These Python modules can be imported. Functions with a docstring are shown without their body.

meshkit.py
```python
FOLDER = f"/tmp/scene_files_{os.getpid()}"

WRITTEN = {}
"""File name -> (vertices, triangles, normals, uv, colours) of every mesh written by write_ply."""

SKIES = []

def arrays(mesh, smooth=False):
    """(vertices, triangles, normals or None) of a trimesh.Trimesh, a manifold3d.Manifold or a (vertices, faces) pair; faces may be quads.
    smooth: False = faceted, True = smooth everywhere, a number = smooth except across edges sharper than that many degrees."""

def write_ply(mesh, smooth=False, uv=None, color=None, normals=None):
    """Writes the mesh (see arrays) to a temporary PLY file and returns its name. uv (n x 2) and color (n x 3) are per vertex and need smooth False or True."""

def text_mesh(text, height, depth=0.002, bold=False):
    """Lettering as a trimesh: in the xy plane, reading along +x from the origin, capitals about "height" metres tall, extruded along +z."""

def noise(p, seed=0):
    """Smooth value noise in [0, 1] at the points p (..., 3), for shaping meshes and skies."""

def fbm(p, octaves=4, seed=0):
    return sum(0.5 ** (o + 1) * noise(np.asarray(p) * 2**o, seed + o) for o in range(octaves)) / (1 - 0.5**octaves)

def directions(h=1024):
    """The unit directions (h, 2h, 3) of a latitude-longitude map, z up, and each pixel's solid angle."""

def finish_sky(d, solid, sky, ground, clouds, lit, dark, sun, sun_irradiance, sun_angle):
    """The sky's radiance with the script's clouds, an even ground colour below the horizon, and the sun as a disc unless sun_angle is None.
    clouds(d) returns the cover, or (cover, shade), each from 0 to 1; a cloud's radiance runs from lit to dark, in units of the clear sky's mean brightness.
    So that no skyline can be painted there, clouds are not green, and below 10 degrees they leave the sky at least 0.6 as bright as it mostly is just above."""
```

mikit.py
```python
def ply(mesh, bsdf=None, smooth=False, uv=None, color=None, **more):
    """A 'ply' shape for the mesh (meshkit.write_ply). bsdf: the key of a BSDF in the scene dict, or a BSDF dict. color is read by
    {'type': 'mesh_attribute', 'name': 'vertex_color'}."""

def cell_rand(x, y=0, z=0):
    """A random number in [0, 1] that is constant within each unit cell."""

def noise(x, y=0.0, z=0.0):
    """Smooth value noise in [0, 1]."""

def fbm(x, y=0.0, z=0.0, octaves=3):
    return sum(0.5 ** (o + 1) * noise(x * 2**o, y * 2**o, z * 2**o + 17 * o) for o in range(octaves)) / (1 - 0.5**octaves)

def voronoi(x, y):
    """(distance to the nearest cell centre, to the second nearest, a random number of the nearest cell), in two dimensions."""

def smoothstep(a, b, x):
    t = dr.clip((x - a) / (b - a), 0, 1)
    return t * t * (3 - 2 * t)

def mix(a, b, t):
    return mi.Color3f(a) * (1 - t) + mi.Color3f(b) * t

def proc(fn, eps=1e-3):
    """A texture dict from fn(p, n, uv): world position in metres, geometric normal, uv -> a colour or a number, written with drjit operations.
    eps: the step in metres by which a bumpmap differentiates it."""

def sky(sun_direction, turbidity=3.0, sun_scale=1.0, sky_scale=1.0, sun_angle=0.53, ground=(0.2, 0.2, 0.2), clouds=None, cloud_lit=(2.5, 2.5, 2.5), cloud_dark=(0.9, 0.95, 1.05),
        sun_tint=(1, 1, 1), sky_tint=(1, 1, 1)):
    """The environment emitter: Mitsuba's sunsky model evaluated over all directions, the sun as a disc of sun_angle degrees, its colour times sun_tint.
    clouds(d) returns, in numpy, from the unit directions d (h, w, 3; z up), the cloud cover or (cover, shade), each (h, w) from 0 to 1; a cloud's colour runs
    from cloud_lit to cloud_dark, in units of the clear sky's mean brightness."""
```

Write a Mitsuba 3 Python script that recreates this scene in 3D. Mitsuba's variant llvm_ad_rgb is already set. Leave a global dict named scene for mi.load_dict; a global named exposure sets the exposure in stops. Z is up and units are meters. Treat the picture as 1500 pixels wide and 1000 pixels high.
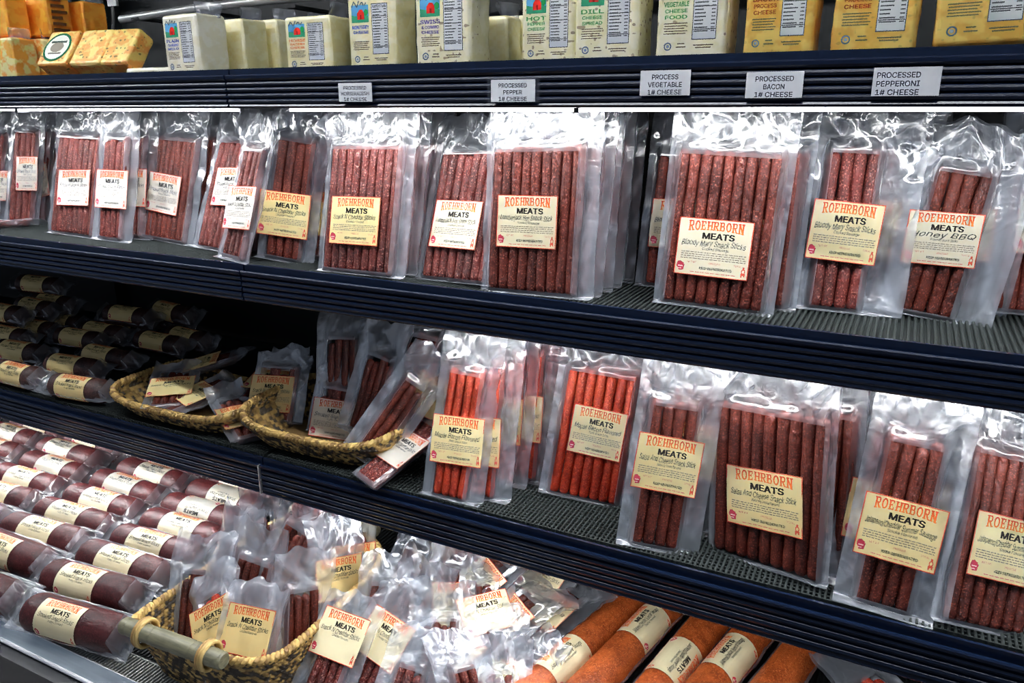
import math
import numpy as np, trimesh, mitsuba as mi, mikit, meshkit
import drjit as dr
from shapely.geometry import Polygon, box as sbox, Point
from shapely.ops import unary_union
from shapely import affinity

T = mi.ScalarTransform4f
scene, labels = {}, {}

# ------------------------------------------------------------------ camera, light, exposure
exposure = 0.06
PITCH, AZ = math.radians(16.6527), math.radians(26.9783)      # looking down, turned left of the shelf normal
FWD = np.array([-math.sin(AZ) * math.cos(PITCH), math.cos(AZ) * math.cos(PITCH), -math.sin(PITCH)])
CAM = np.array([0.0, 0.0, 1.5])
scene['camera'] = {'type': 'perspective', 'fov': 2 * math.degrees(math.atan(750 / 1130.0)), 'fov_axis': 'x', 'near_clip': 0.02, 'far_clip': 50.0,
                   'to_world': T().look_at(CAM.tolist(), (CAM + FWD).tolist(), [0, 0, 1])}
AMBIENT = [0.15, 0.175, 0.22]            # light of the sales floor
TUBE = [68.0, 69.5, 71.5]                # led tubes below the shelf lips
TUBE_LOW = [86.0, 87.5, 90.0]
TUBE_DECK = [21.0, 21.4, 22.0]
TUBE_DECK_LEFT = [76.0, 77.0, 79.0]
CANOPY = [60.0, 61.3, 63.2]                # lamp in the canopy of the case
scene['store_light'] = {'type': 'constant', 'radiance': {'type': 'rgb', 'value': AMBIENT}}

# ------------------------------------------------------------------ materials
def rgb(c): return {'type': 'rgb', 'value': [float(x) for x in c]}
def srgb(r, g, b):
    c = np.array([r, g, b]) / 255.0
    return np.where(c <= 0.04045, c / 12.92, ((c + 0.055) / 1.055) ** 2.4)
def mat(name, **kw):
    scene[name] = kw
    return name
def princ(name, col, rough, **kw):
    return mat(name, type='twosided', inner={'type': 'principled', 'base_color': col if isinstance(col, dict) else rgb(col), 'roughness': rough, **kw})

def crease_fn(p, n, uv):
    """thin raised folds that run mostly up and down, in metres"""
    out = 0.0
    for k, (fx, fz, w) in enumerate(((46, 22, .0014), (85, 46, .0011), (60, 90, .0010), (150, 80, .0006))):
        q = .35 * mikit.noise(p.x * fx * 2.1 + 9, p.y * fx * 2.1, p.z * fz * 2.1 + 4 * k)
        v = mikit.noise(p.x * fx + 11 * k + q, p.y * fx + q, p.z * fz - q)
        r = 1 - dr.abs(2 * v - 1)
        m = mikit.smoothstep(.20, .52, mikit.noise(p.x * 30 + 3, p.y * 30 + 5 * k, p.z * 30))
        out = out + w * m * r * r * r * r * r * r
    return out
def film(name, weight, alpha, mirror, bump=1.0):
    return mat(name, type='blendbsdf', weight=weight, clear={'type': 'thindielectric', 'int_ior': 1.5},
               haze={'type': 'twosided', 'inner': {'type': 'blendbsdf', 'weight': mirror,
                     'a': {'type': 'diffuse', 'reflectance': rgb([.80, .87, .98])},
                     'b': {'type': 'bumpmap', 'arbitrary': mikit.proc(crease_fn, eps=.0003), 'scale': bump,
                           'inner': {'type': 'roughconductor', 'alpha': alpha, 'specular_reflectance': rgb([.90, .94, 1.0])}}}})
film('film_plastic', 0.118, 0.12, 0.46)
film('film_thin', 0.085, 0.08, 0.50)

def stick_fn(c0, c1, c2, sc):
    c0, c1, c2 = ([float(v) for v in c] for c in (c0, c1, c2))
    def fn(p, n, uv):
        a = mikit.fbm(p.x * 420 * sc, p.y * 420 * sc, p.z * 300 * sc, 2)
        b = mikit.noise(p.x * 60, p.y * 60, p.z * 22)
        s = mikit.smoothstep(.64, .78, mikit.noise(p.x * 700 + 9, p.y * 700, p.z * 460))
        c = mikit.mix(c0, c1, mikit.smoothstep(.25, .75, .55 * a + .45 * b))
        return mikit.mix(c, c2, s * .55)
    return fn
def bump_fn(p, n, uv):
    return mikit.fbm(p.x * 260, p.y * 260, p.z * 150, 2) + .45 * mikit.noise(p.x * 900, p.y * 900, p.z * 600)
def meat(name, c0, c1, c2, rough=.55, coat=.55, bump=.0022, sc=1.0):
    inner = {'type': 'principled', 'base_color': mikit.proc(stick_fn(c0, c1, c2, sc)), 'roughness': rough, 'specular': .18, 'clearcoat': coat, 'clearcoat_gloss': .975}
    return mat(name, type='bumpmap', arbitrary=mikit.proc(bump_fn, eps=.0004), scale=bump, inner=inner)
meat('stick_brown', srgb(50, 14, 11), srgb(84, 28, 19), srgb(150, 88, 70))
meat('stick_dark', srgb(40, 11, 8), srgb(72, 23, 13), srgb(108, 52, 36))
meat('stick_red', srgb(110, 24, 12), srgb(158, 44, 20), srgb(200, 106, 72))
meat('stick_wine', srgb(56, 15, 13), srgb(92, 28, 22), srgb(180, 124, 108), coat=1.0, bump=.0026)
meat('sausage_wine', srgb(36, 11, 13), srgb(60, 17, 18), srgb(78, 32, 30), rough=.42, coat=1.0, bump=.0010)
meat('sausage_black', srgb(34, 20, 20), srgb(58, 32, 28), srgb(80, 52, 44), rough=.42, coat=1.0, bump=.0014)
meat('sausage_amber', srgb(116, 48, 18), srgb(156, 74, 32), srgb(184, 110, 62), rough=.45, coat=.7, bump=.0009)

def paper(name, c, amount=.12):
    def fn(p, n, uv, c=[float(v) for v in c]):
        return mi.Color3f(c) * (1 - amount * mikit.noise(p.x * 55, p.y * 55, p.z * 55))
    return princ(name, mikit.proc(fn), .45, specular=.35)
paper('label_cream', srgb(232, 218, 176))
paper('label_white', srgb(230, 221, 200))
paper('label_tan', srgb(234, 208, 144))
princ('tag_paper', srgb(226, 232, 238), .5)
mat('ink', type='twosided', inner={'type': 'diffuse', 'reflectance': {'type': 'mesh_attribute', 'name': 'vertex_color'}})

princ('lip_plastic', [.0022, .0052, .0150], .22, specular=.24)
princ('case_black', [.008, .009, .010], .45)
princ('case_dark', [.007, .0085, .009], .5, specular=.2)
princ('mat_rubber', [.012, .015, .0145], .7, specular=.12)
def brushed(p, n, uv): return mikit.mix([.40, .47, .52], [.62, .70, .75], mikit.fbm(p.x * 9, p.y * 160, p.z * 160, 3))
princ('rail_metal', mikit.proc(brushed), .38, metallic=.55, specular=.6)
princ('white_edge', [.78, .79, .82], .35)
princ('bumper_dark', [.022, .023, .026], .5)
princ('grille_grey', [.34, .35, .32], .55)
princ('galvanised', [.55, .56, .55], .35, metallic=.6)
princ('cable_white', [.62, .63, .60], .5)
WOOD0, WOOD1 = [float(v) for v in srgb(70, 70, 56)], [float(v) for v in srgb(122, 118, 92)]
def wood_fn(p, n, uv): return mikit.mix(WOOD0, WOOD1, mikit.fbm(p.x * 30, p.y * 220, p.z * 220, 3))
princ('handle_wood', mikit.proc(wood_fn), .42, clearcoat=.2)
mat('seagrass', type='twosided', inner={'type': 'principled', 'base_color': {'type': 'mesh_attribute', 'name': 'vertex_color'}, 'roughness': .62})

def marble_fn(c0, c1, sp):
    def fn(p, n, uv):
        a = mikit.smoothstep(.40, .62, mikit.fbm(p.x * 70, p.y * 70, p.z * 70, 3))
        c = mikit.mix(c0, c1, a)
        return mikit.mix(c, [.20, .10, .03], sp * mikit.smoothstep(.78, .86, mikit.noise(p.x * 190, p.y * 190, p.z * 190)))
    return fn
def cheese(name, c0, c1, sp=0.0, rough=.35):
    return princ(name, mikit.proc(marble_fn([float(v) for v in c0], [float(v) for v in c1], sp)), rough, clearcoat=.5, specular=.4)
cheese('cheese_white', srgb(240, 232, 190), srgb(246, 240, 206))
cheese('cheese_yellow', srgb(240, 226, 160), srgb(247, 236, 180))
cheese('cheese_speckled', srgb(240, 230, 172), srgb(247, 238, 190), .7)
cheese('cheese_amber', srgb(226, 160, 66), srgb(238, 184, 92), .3)
cheese('cheese_orange', srgb(244, 138, 36), srgb(250, 160, 56))
cheese('cheese_marbled', srgb(246, 158, 58), srgb(252, 222, 150))
cheese('cheese_pepper', srgb(240, 150, 66), srgb(248, 196, 110), .9)
scene['led'] = {'type': 'diffuse', 'reflectance': rgb([.9, .9, .9])}

# ------------------------------------------------------------------ helpers
count = {}
def numbered(key):
    k = count.get(key, 0); count[key] = k + 1
    return key if k == 0 else f'{key}_{k:03d}'
def thing(name, label, cat, group=None):
    key = numbered(name)
    labels[key] = {'label': label, 'category': cat}
    if group: labels[key]['group'] = group
    return key
def put(parent, part, shape, M=None, label=None):
    key = numbered(f'{parent}__{part}') if parent else numbered(part)
    d = dict(shape)
    if M is not None: d['to_world'] = T(M.tolist())
    scene[key] = d
    if label: labels.setdefault(key, {})['label'] = label
    return key
def M4(R=np.eye(3), t=(0, 0, 0), s=(1, 1, 1)):
    m = np.eye(4); m[:3, :3] = R @ np.diag(s); m[:3, 3] = t
    return m
def rot(yaw=0, lean=0, roll=0, deg=True):
    if deg: yaw, lean, roll = map(math.radians, (yaw, lean, roll))
    cy, sy, cl, sl, cr, sr = math.cos(yaw), math.sin(yaw), math.cos(-lean), math.sin(-lean), math.cos(roll), math.sin(roll)
    return np.array([[cy, -sy, 0], [sy, cy, 0], [0, 0, 1]]) @ np.array([[1, 0, 0], [0, cl, -sl], [0, sl, cl]]) @ np.array([[cr, 0, sr], [0, 1, 0], [-sr, 0, cr]])
def box(x0, x1, y0, y1, z0, z1):
    b = trimesh.creation.box([x1 - x0, y1 - y0, z1 - z0]); b.apply_translation([(x0 + x1) / 2, (y0 + y1) / 2, (z0 + z1) / 2]); return b
def cat(ms): return trimesh.util.concatenate(ms)
def rbox(sx, sy, sz, r, n=3):
    """box with rounded edges, centred"""
    ico = trimesh.creation.icosphere(subdivisions=n - 1, radius=r).vertices
    pts = np.vstack([ico + np.array([a * (sx / 2 - r), b * (sy / 2 - r), c * (sz / 2 - r)]) for a in (-1, 1) for b in (-1, 1) for c in (-1, 1)])
    return trimesh.convex.convex_hull(pts)
def extrude_x(poly, x0, x1):
    """polygon in (y, z) swept along x"""
    v2, f2 = trimesh.creation.triangulate_polygon(poly, engine='earcut')
    ring = np.array(poly.exterior.coords)[:-1]; n = len(ring)
    V = np.vstack([np.c_[np.full(len(v2), x0), v2], np.c_[np.full(len(v2), x1), v2], np.c_[np.full(n, x0), ring], np.c_[np.full(n, x1), ring]])
    a = 2 * len(v2); i = np.arange(n); j = (i + 1) % n
    F = np.vstack([f2, f2[:, ::-1] + len(v2), np.c_[a + i, a + j, a + n + j], np.c_[a + i, a + n + j, a + n + i]])
    m = trimesh.Trimesh(V, F, process=False); m.merge_vertices(); m.fix_normals(); return m
def tube(pts, r, n=8):
    pts = np.asarray(pts, float); d = np.gradient(pts, axis=0); d /= np.linalg.norm(d, axis=1, keepdims=True)
    ref = np.array([0, 0, 1.0]) if abs(d[:, 2]).max() < .9 else np.array([0.3, 1, 0.2])
    a = np.cross(d, ref); a /= np.linalg.norm(a, axis=1, keepdims=True); b = np.cross(d, a)
    t = np.arange(n) * 2 * np.pi / n; r = np.broadcast_to(r, (len(pts),))
    V = pts[:, None] + r[:, None, None] * (np.cos(t)[None, :, None] * a[:, None] + np.sin(t)[None, :, None] * b[:, None])
    V = V.reshape(-1, 3); F = []
    for i in range(len(pts) - 1):
        k = np.arange(n); k2 = (k + 1) % n
        F += [np.c_[i * n + k, i * n + k2, (i + 1) * n + k2], np.c_[i * n + k, (i + 1) * n + k2, (i + 1) * n + k]]
    V = np.vstack([V, pts[:1], pts[-1:]]); e = len(V); k = np.arange(n); k2 = (k + 1) % n; o = (len(pts) - 1) * n
    F += [np.c_[k2, k, np.full(n, e - 2)], np.c_[o + k, o + k2, np.full(n, e - 1)]]
    return trimesh.Trimesh(V, np.vstack(F), process=False)
def grid_faces(nu, nv, keep=None):
    idx = np.arange(nu * nv).reshape(nv, nu)
    q = np.stack([idx[:-1, :-1], idx[:-1, 1:], idx[1:, 1:], idx[1:, :-1]], -1)
    q = q.reshape(-1, 4) if keep is None else q[keep]
    return np.vstack([q[:, [0, 1, 2]], q[:, [0, 2, 3]]])
def sstep(a, b, x):
    t = np.clip((x - a) / (b - a), 0, 1); return t * t * (3 - 2 * t)

# ------------------------------------------------------------------ lettering (flat print)
S = .23
def ell(x0, x1, y0, y1): return affinity.translate(affinity.scale(Point(0, 0).buffer(1, 8), (x1 - x0) / 2, (y1 - y0) / 2), (x0 + x1) / 2, (y0 + y1) / 2)
def stem(x): return unary_union([sbox(x, 0, x + S, 1), sbox(x - .09, 0, x + S + .09, .11), sbox(x - .09, .89, x + S + .09, 1)])
def bowl(x, y0, y1, x1):
    o = unary_union([ell(x1 - (y1 - y0) * .62, x1, y0, y1), sbox(x, y0, x1 - (y1 - y0) * .31, y1)])
    i = unary_union([ell(x1 - (y1 - y0) * .62 + .02, x1 - .17, y0 + .11, y1 - .11), sbox(x + S, y0 + .11, x1 - (y1 - y0) * .36, y1 - .11)])
    return o.difference(i)
def pline(a, b, w):
    d = np.array(b, float) - a; n = np.array([-d[1], d[0]]) / np.linalg.norm(d) * w / 2
    return Polygon([np.array(a) + n, np.array(b) + n, np.array(b) - n, np.array(a) - n])
SLAB = {'R': unary_union([stem(.09), bowl(.09, .46, 1, .8), pline((.42, .5), (.74, .02), .2), sbox(.6, 0, .92, .11)]),
        'O': ell(.04, .86, -.02, 1.02).difference(ell(.24, .66, .14, .86)),
        'E': unary_union([stem(.09), sbox(.09, 0, .74, .13), sbox(.09, .87, .74, 1), sbox(.09, .44, .56, .57), sbox(.63, 0, .76, .3), sbox(.63, .7, .76, 1), sbox(.48, .36, .57, .65)]),
        'H': unary_union([stem(.09), stem(.63), sbox(.2, .43, .7, .57)]),
        'B': unary_union([stem(.09), bowl(.09, .48, 1, .76), bowl(.09, 0, .56, .82)]),
        'N': unary_union([stem(.09), stem(.63), pline((.12, .98), (.79, .02), .22)])}
def tri(poly):
    out_v, out_f, o = [], [], 0
    for g in getattr(poly, 'geoms', [poly]):
        if g.geom_type != 'Polygon' or g.area < 1e-12: continue
        v, f = trimesh.creation.triangulate_polygon(g, engine='earcut'); v, f = np.asarray(v), np.asarray(f)
        a = np.cross(np.c_[v[f[:, 1]] - v[f[:, 0]], np.zeros(len(f))], np.c_[v[f[:, 2]] - v[f[:, 0]], np.zeros(len(f))])[:, 2]
        f = np.where((a < 0)[:, None], f[:, ::-1], f)
        out_v.append(v); out_f.append(f + o); o += len(v)
    return np.vstack(out_v), np.vstack(out_f)
TXT = {}
def text2d(s, bold=False):
    """flat lettering: vertices (n, 2) with capitals 1 high from the origin, triangles, width"""
    if (s, bold) not in TXT:
        m = meshkit.text_mesh(s, 1.0, depth=.1, bold=bold)
        v, f = np.asarray(m.vertices), np.asarray(m.faces)
        f = f[(v[f][:, :, 2] > .05).all(1)]
        u, inv = np.unique(f, return_inverse=True)
        v2 = v[u][:, :2]; v2[:, 0] -= v2[:, 0].min()
        TXT[s, bold] = v2, inv.reshape(-1, 3), v2[:, 0].max()
    return TXT[s, bold]
class Print:
    """coloured flat shapes in label coordinates; layer lifts later ink a little"""
    def __init__(self): self.v, self.f, self.c, self.n = [], [], [], 0
    def add(self, v, f, col, lift=0.0):
        v = np.asarray(v, float); col = np.broadcast_to(np.asarray(col, float), (len(v), 3))
        self.v.append(np.c_[v, np.full(len(v), lift)]); self.f.append(np.asarray(f) + self.n); self.c.append(col); self.n += len(v)
    def rect(self, x0, y0, x1, y1, col, lift=0.0, nu=1):
        xs = np.linspace(x0, x1, nu + 1); v = np.vstack([np.c_[xs, np.full(nu + 1, y0)], np.c_[xs, np.full(nu + 1, y1)]])
        self.add(v, grid_faces(nu + 1, 2), col, lift)
    def poly(self, p, col, lift=0.0):
        v, f = tri(p); self.add(v, f, col, lift)
    def text(self, s, x, y, h, col, width=None, bold=False, shear=0.0, wave=0.0, centre=False, lift=0.0):
        v, f, w = text2d(s, bold); v = v * h
        v = np.c_[v[:, 0] + shear * v[:, 1], v[:, 1]]
        if width: v = v * [width / (w * h), 1]; w = width
        else: w = w * h
        v[:, 1] += wave * np.sin(v[:, 0] / h * 1.7 + len(s)) * h
        self.add(v + [x - (w / 2 if centre else 0), y], f, col, lift)
    def done(self): return np.vstack(self.v), np.vstack(self.f), np.vstack(self.c)

LW, LH = .098, .078
INK_BLACK, INK_GREY = srgb(34, 30, 28), srgb(120, 108, 92)
def roehrborn(pr, x0, x1, ytop, h):
    word = 'ROEHRBORN'; step = (x1 - x0) / len(word)
    for i, ch in enumerate(word):
        v, f = tri(SLAB[ch].segmentize(.16))
        t = (i + v[:, 0]) / len(word) * 2 - 1
        hh = h * (.80 + .20 * t ** 2)
        col = srgb(196, 58, 34) * v[:, 1:2] + srgb(224, 120, 52) * (1 - v[:, 1:2])
        pr.add(np.c_[x0 + (i + v[:, 0] * 1.04) * step, ytop - (1 - v[:, 1]) * hh], f, np.clip(col, 0, 1))
def wisconsin(s=1.0): return Polygon(np.array([(0, .55), (.1, .9), (.3, .95), (.42, 1), (.6, .86), (.86, .78), (.8, .66), (.98, .62), (.9, .4), (.86, .05), (.3, 0), (.26, .2), (.04, .36)]) * s)
PRINTS = {}
def label_print(flavor, sub, full=True):
    if (flavor, sub, full) in PRINTS: return PRINTS[flavor, sub, full]
    pr = Print(); W, H = LW, LH
    X = lambda u: (u - .5) * W
    Y = lambda v: (.5 - v) * H
    red = srgb(204, 74, 52)
    b = .0011
    for r in ((0, 0, 1, 0), (0, 1, 1, 1)):
        y = Y(r[1]); pr.rect(X(0), min(y, y - b if r[1] == 0 else y), X(1), y if r[1] == 0 else y + b, red, nu=16)
    pr.rect(X(0), Y(1), X(0) + b, Y(0), red); pr.rect(X(1) - b, Y(1), X(1), Y(0), red)
    roehrborn(pr, X(.13), X(.88), Y(.045), H * .185)
    for k in range(3): pr.text('MEATS', X(.33) + .00035 * k, Y(.348), H * .102, INK_BLACK, width=W * .43, bold=True)
    if flavor:
        v, f, w = text2d(flavor); h = H * .098
        pr.text(flavor, X(.06), Y(.475), h, INK_BLACK, width=W * .86, shear=.30, wave=.10)
    if sub: pr.text(sub, X(.53), Y(.545), H * .048, INK_BLACK, width=W * .36, shear=.1, centre=True)
    if full:
        rng = np.random.default_rng(5)
        for k in range(4):
            y = Y(.60 + k * .037); x = .07
            while x < .93:
                l = rng.uniform(.02, .06); e = min(x + l, .95)
                pr.rect(X(x), y, X(e), y + H * .013, INK_GREY); x = e + .012
        brick = srgb(190, 104, 84)
        for t, u, v in (('NET WT', .17, .785), ('PRICE/LB', .47, .785), ('TOTAL', .80, .785)):
            pr.text(t, X(u), Y(v), H * .030, brick)
        pr.text('KEEP REFRIGERATED', X(.34), Y(.885), H * .042, INK_BLACK, width=W * .44, bold=True)
        for k in range(9): pr.rect(X(.22 + k * .07), Y(.945), X(.22 + k * .07 + .055), Y(.945) + H * .012, srgb(206, 110, 96))
    pk = srgb(178, 60, 72)
    pr.poly(affinity.translate(affinity.scale(wisconsin(), W * .115, H * .17, origin=(0, 0)), X(.028), Y(.93)), pk)
    pr.rect(X(.05), Y(.865), X(.115), Y(.845), srgb(236, 190, 180), .00012); pr.rect(X(.05), Y(.905), X(.10), Y(.89), srgb(236, 190, 180), .00012)
    em = unary_union([Point(0, 0).buffer(1).difference(Point(0, 0).buffer(.62)), sbox(-.5, .95, .5, 1.7), sbox(-1.1, -2.2, -.4, -.7), sbox(.3, -2.0, 1.0, -.7), sbox(-.4, -1.5, .5, -.8)])
    pr.poly(affinity.translate(affinity.scale(em, W * .026, H * .045, origin=(0, 0)), X(.935), Y(.85)), srgb(206, 84, 58))
    PRINTS[flavor, sub, full] = pr.done()
    return PRINTS[flavor, sub, full]

PLY = {}
def cached(key, fn):
    if key not in PLY: PLY[key] = fn()
    return PLY[key]
def bend_flat(kind):
    rng = np.random.default_rng(kind); a, b, c = rng.uniform(-1, 1, 3)
    def fn(P):  # label coordinates (x, y, lift) -> local x, depth (towards viewer), z
        x, y, l = P[:, 0], P[:, 1], P[:, 2]
        d = .0010 * a * np.cos(x / LW * 3.1) + .0012 * b * np.sin(y / LH * 2.5 + c) + .0006 * np.sin(x / LW * 14 + kind) + .0012
        return np.c_[x, -(d + l), y]
    return fn
def bend_round(R):
    def fn(P):  # around a cylinder along x; y runs round it
        a = P[:, 1] / R
        r = R + .0008 + P[:, 2]
        return np.c_[P[:, 0], -r * np.cos(a), r * np.sin(a)]
    return fn
def label_shapes(kind, flavor, sub, full, paper_mat, R=None, scale=(1, 1)):
    fn = bend_flat(kind) if R is None else bend_round(R)
    def panel():
        nu, nv = 15, 13
        x, y = np.meshgrid(np.linspace(-LW / 2, LW / 2, nu), np.linspace(-LH / 2, LH / 2, nv))
        ch = np.minimum(np.abs(x) - LW / 2, 0) * 0
        P = np.c_[x.ravel(), y.ravel(), 0 * x.ravel()]
        V1 = fn(P * [scale[0], scale[1], 1]); V0 = fn(np.c_[P[:, :2] * scale, -.0003 + 0 * P[:, 0]])
        f = grid_faces(nu, nv); n = nu * nv
        edge = np.r_[np.arange(nu), np.arange(nu - 1, n, nu)[1:], np.arange(n - 2, n - nu - 1, -1), np.arange(n - 2 * nu, 0, -nu)]
        e2 = np.roll(edge, -1)
        return mikit.ply(((np.vstack([V1, V0])), np.vstack([f, f[:, ::-1] + n, np.c_[edge, edge + n, e2 + n], np.c_[edge, e2 + n, e2]])), paper_mat, smooth=False)
    def ink():
        v, f, c = label_print(flavor, sub, full)
        return mikit.ply((fn(np.c_[v[:, :2] * scale, v[:, 2] + .00022]), f), 'ink', color=c)
    return cached(('panel', kind, R, paper_mat, scale), panel), cached(('ink', kind, R, flavor, sub, full, scale), ink)
def put_label(t, M, kind, flavor, sub, full=True, paper_mat='label_cream', R=None, scale=(1, 1)):
    p, i = label_shapes(kind, flavor, sub, full, paper_mat, R, scale)
    k = put(t, 'label', p, M); put(k, 'lettering', i, M)

# ------------------------------------------------------------------ plastic film
def crumple(u, v, seed, scale=1.0):
    """long creases of a folded sheet, mostly running up and down with a slant"""
    rng = np.random.default_rng(seed); out = 0; tot = 0
    for lam in (.056, .040, .030, .023, .017, .013):
        lam = lam * scale; a = rng.choice([-1, 1]) * rng.uniform(.1, 1.05); ph = rng.uniform(0, 9, 6)
        w = .22 * np.sin(u / lam * .5 + ph[0]) + .22 * np.sin(v / lam * .4 + ph[1])
        t = (u * np.cos(a) + v * np.sin(a)) / lam + w + ph[2]
        m = .35 + .65 * sstep(-.3, .6, np.sin(u * 42 + ph[3]) * np.sin(v * 37 + ph[4]) + .4 * np.sin(v * 80 + ph[5]))
        amp = lam * rng.uniform(.7, 1.3)
        out = out + amp * m * (2 * np.abs(t % 2 - 1) - 1); tot += amp
    return out / tot * 1.9
def bag_mesh(W, H, D, ml, mr, mb, mt, seed, res=.0035, curl=(0, 0), topbend=0.0, amp=.0042, hem=True):
    nu, nv = int((W + ml + mr) / res) + 1, int((H + mb + mt) / res) + 1
    u, v = np.meshgrid(np.linspace(-W / 2 - ml, W / 2 + mr, nu), np.linspace(-mb, H + mt, nv))
    du = np.clip(np.abs(u) - (W / 2 - .12 * D), 0, 1) / .0055
    dv = np.clip(v - (H - .003), 0, 1) / (.016 if hem else .022) + np.clip(.003 - v, 0, 1) / (.007 if hem else .022)
    s = sstep(0, 1, 1 - np.clip(np.hypot(du, dv), 0, 1))
    head = sstep(H - .004, H + .016, v)
    tt = np.clip((v - H) / max(mt, 1e-3), 0, 1)
    wr, w2 = crumple(u, v, seed), crumple(u, v, seed + 77, .8)
    A = (1 - s) * amp * (1 + 1.1 * head)
    base = A * wr
    lf, rf = np.clip((-u - W / 2) / ml, 0, 1), np.clip((u - W / 2) / mr, 0, 1)
    base = base + curl[0] * lf ** 2 + curl[1] * rf ** 2 + topbend * tt ** 2
    low = np.clip(-v, 0, 1) * hem
    if hem: base = base * sstep(-mb, .004, v) ** .3
    zz = np.where((v < 0) & hem, -low * .3, v) + tt * (.006 * np.sin(u * 60 + seed) + .003 * np.sin(u * 170 + 2 * seed)) * (mt > .03)
    yb = base - low * .85
    gap = .0005 + head * .0035 * (1 + w2) * (1 - tt ** 4) + (1 - head) * (1 - s) * .0006 * (1 + w2)
    front = np.stack([u + .002 * head * w2, yb - (D / 2 + .0006) * s - gap, zz], -1)
    back = np.stack([u, yb + (D / 2 + .0006) * s + gap, zz], -1)
    inner = (s > .97) & (v > .004) & (v < H - .006)
    if not hem: inner = (np.abs(u) < W / 2 * .95) & (v > -.003) & (v < H + .003)
    keepc = ~(inner[:-1, :-1] & inner[1:, 1:] & inner[:-1, 1:] & inner[1:, :-1])
    f1 = grid_faces(nu, nv, keepc); f2 = f1[:, ::-1] + nu * nv
    return np.vstack([front.reshape(-1, 3), back.reshape(-1, 3)]), np.vstack([f1, f2])

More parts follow.
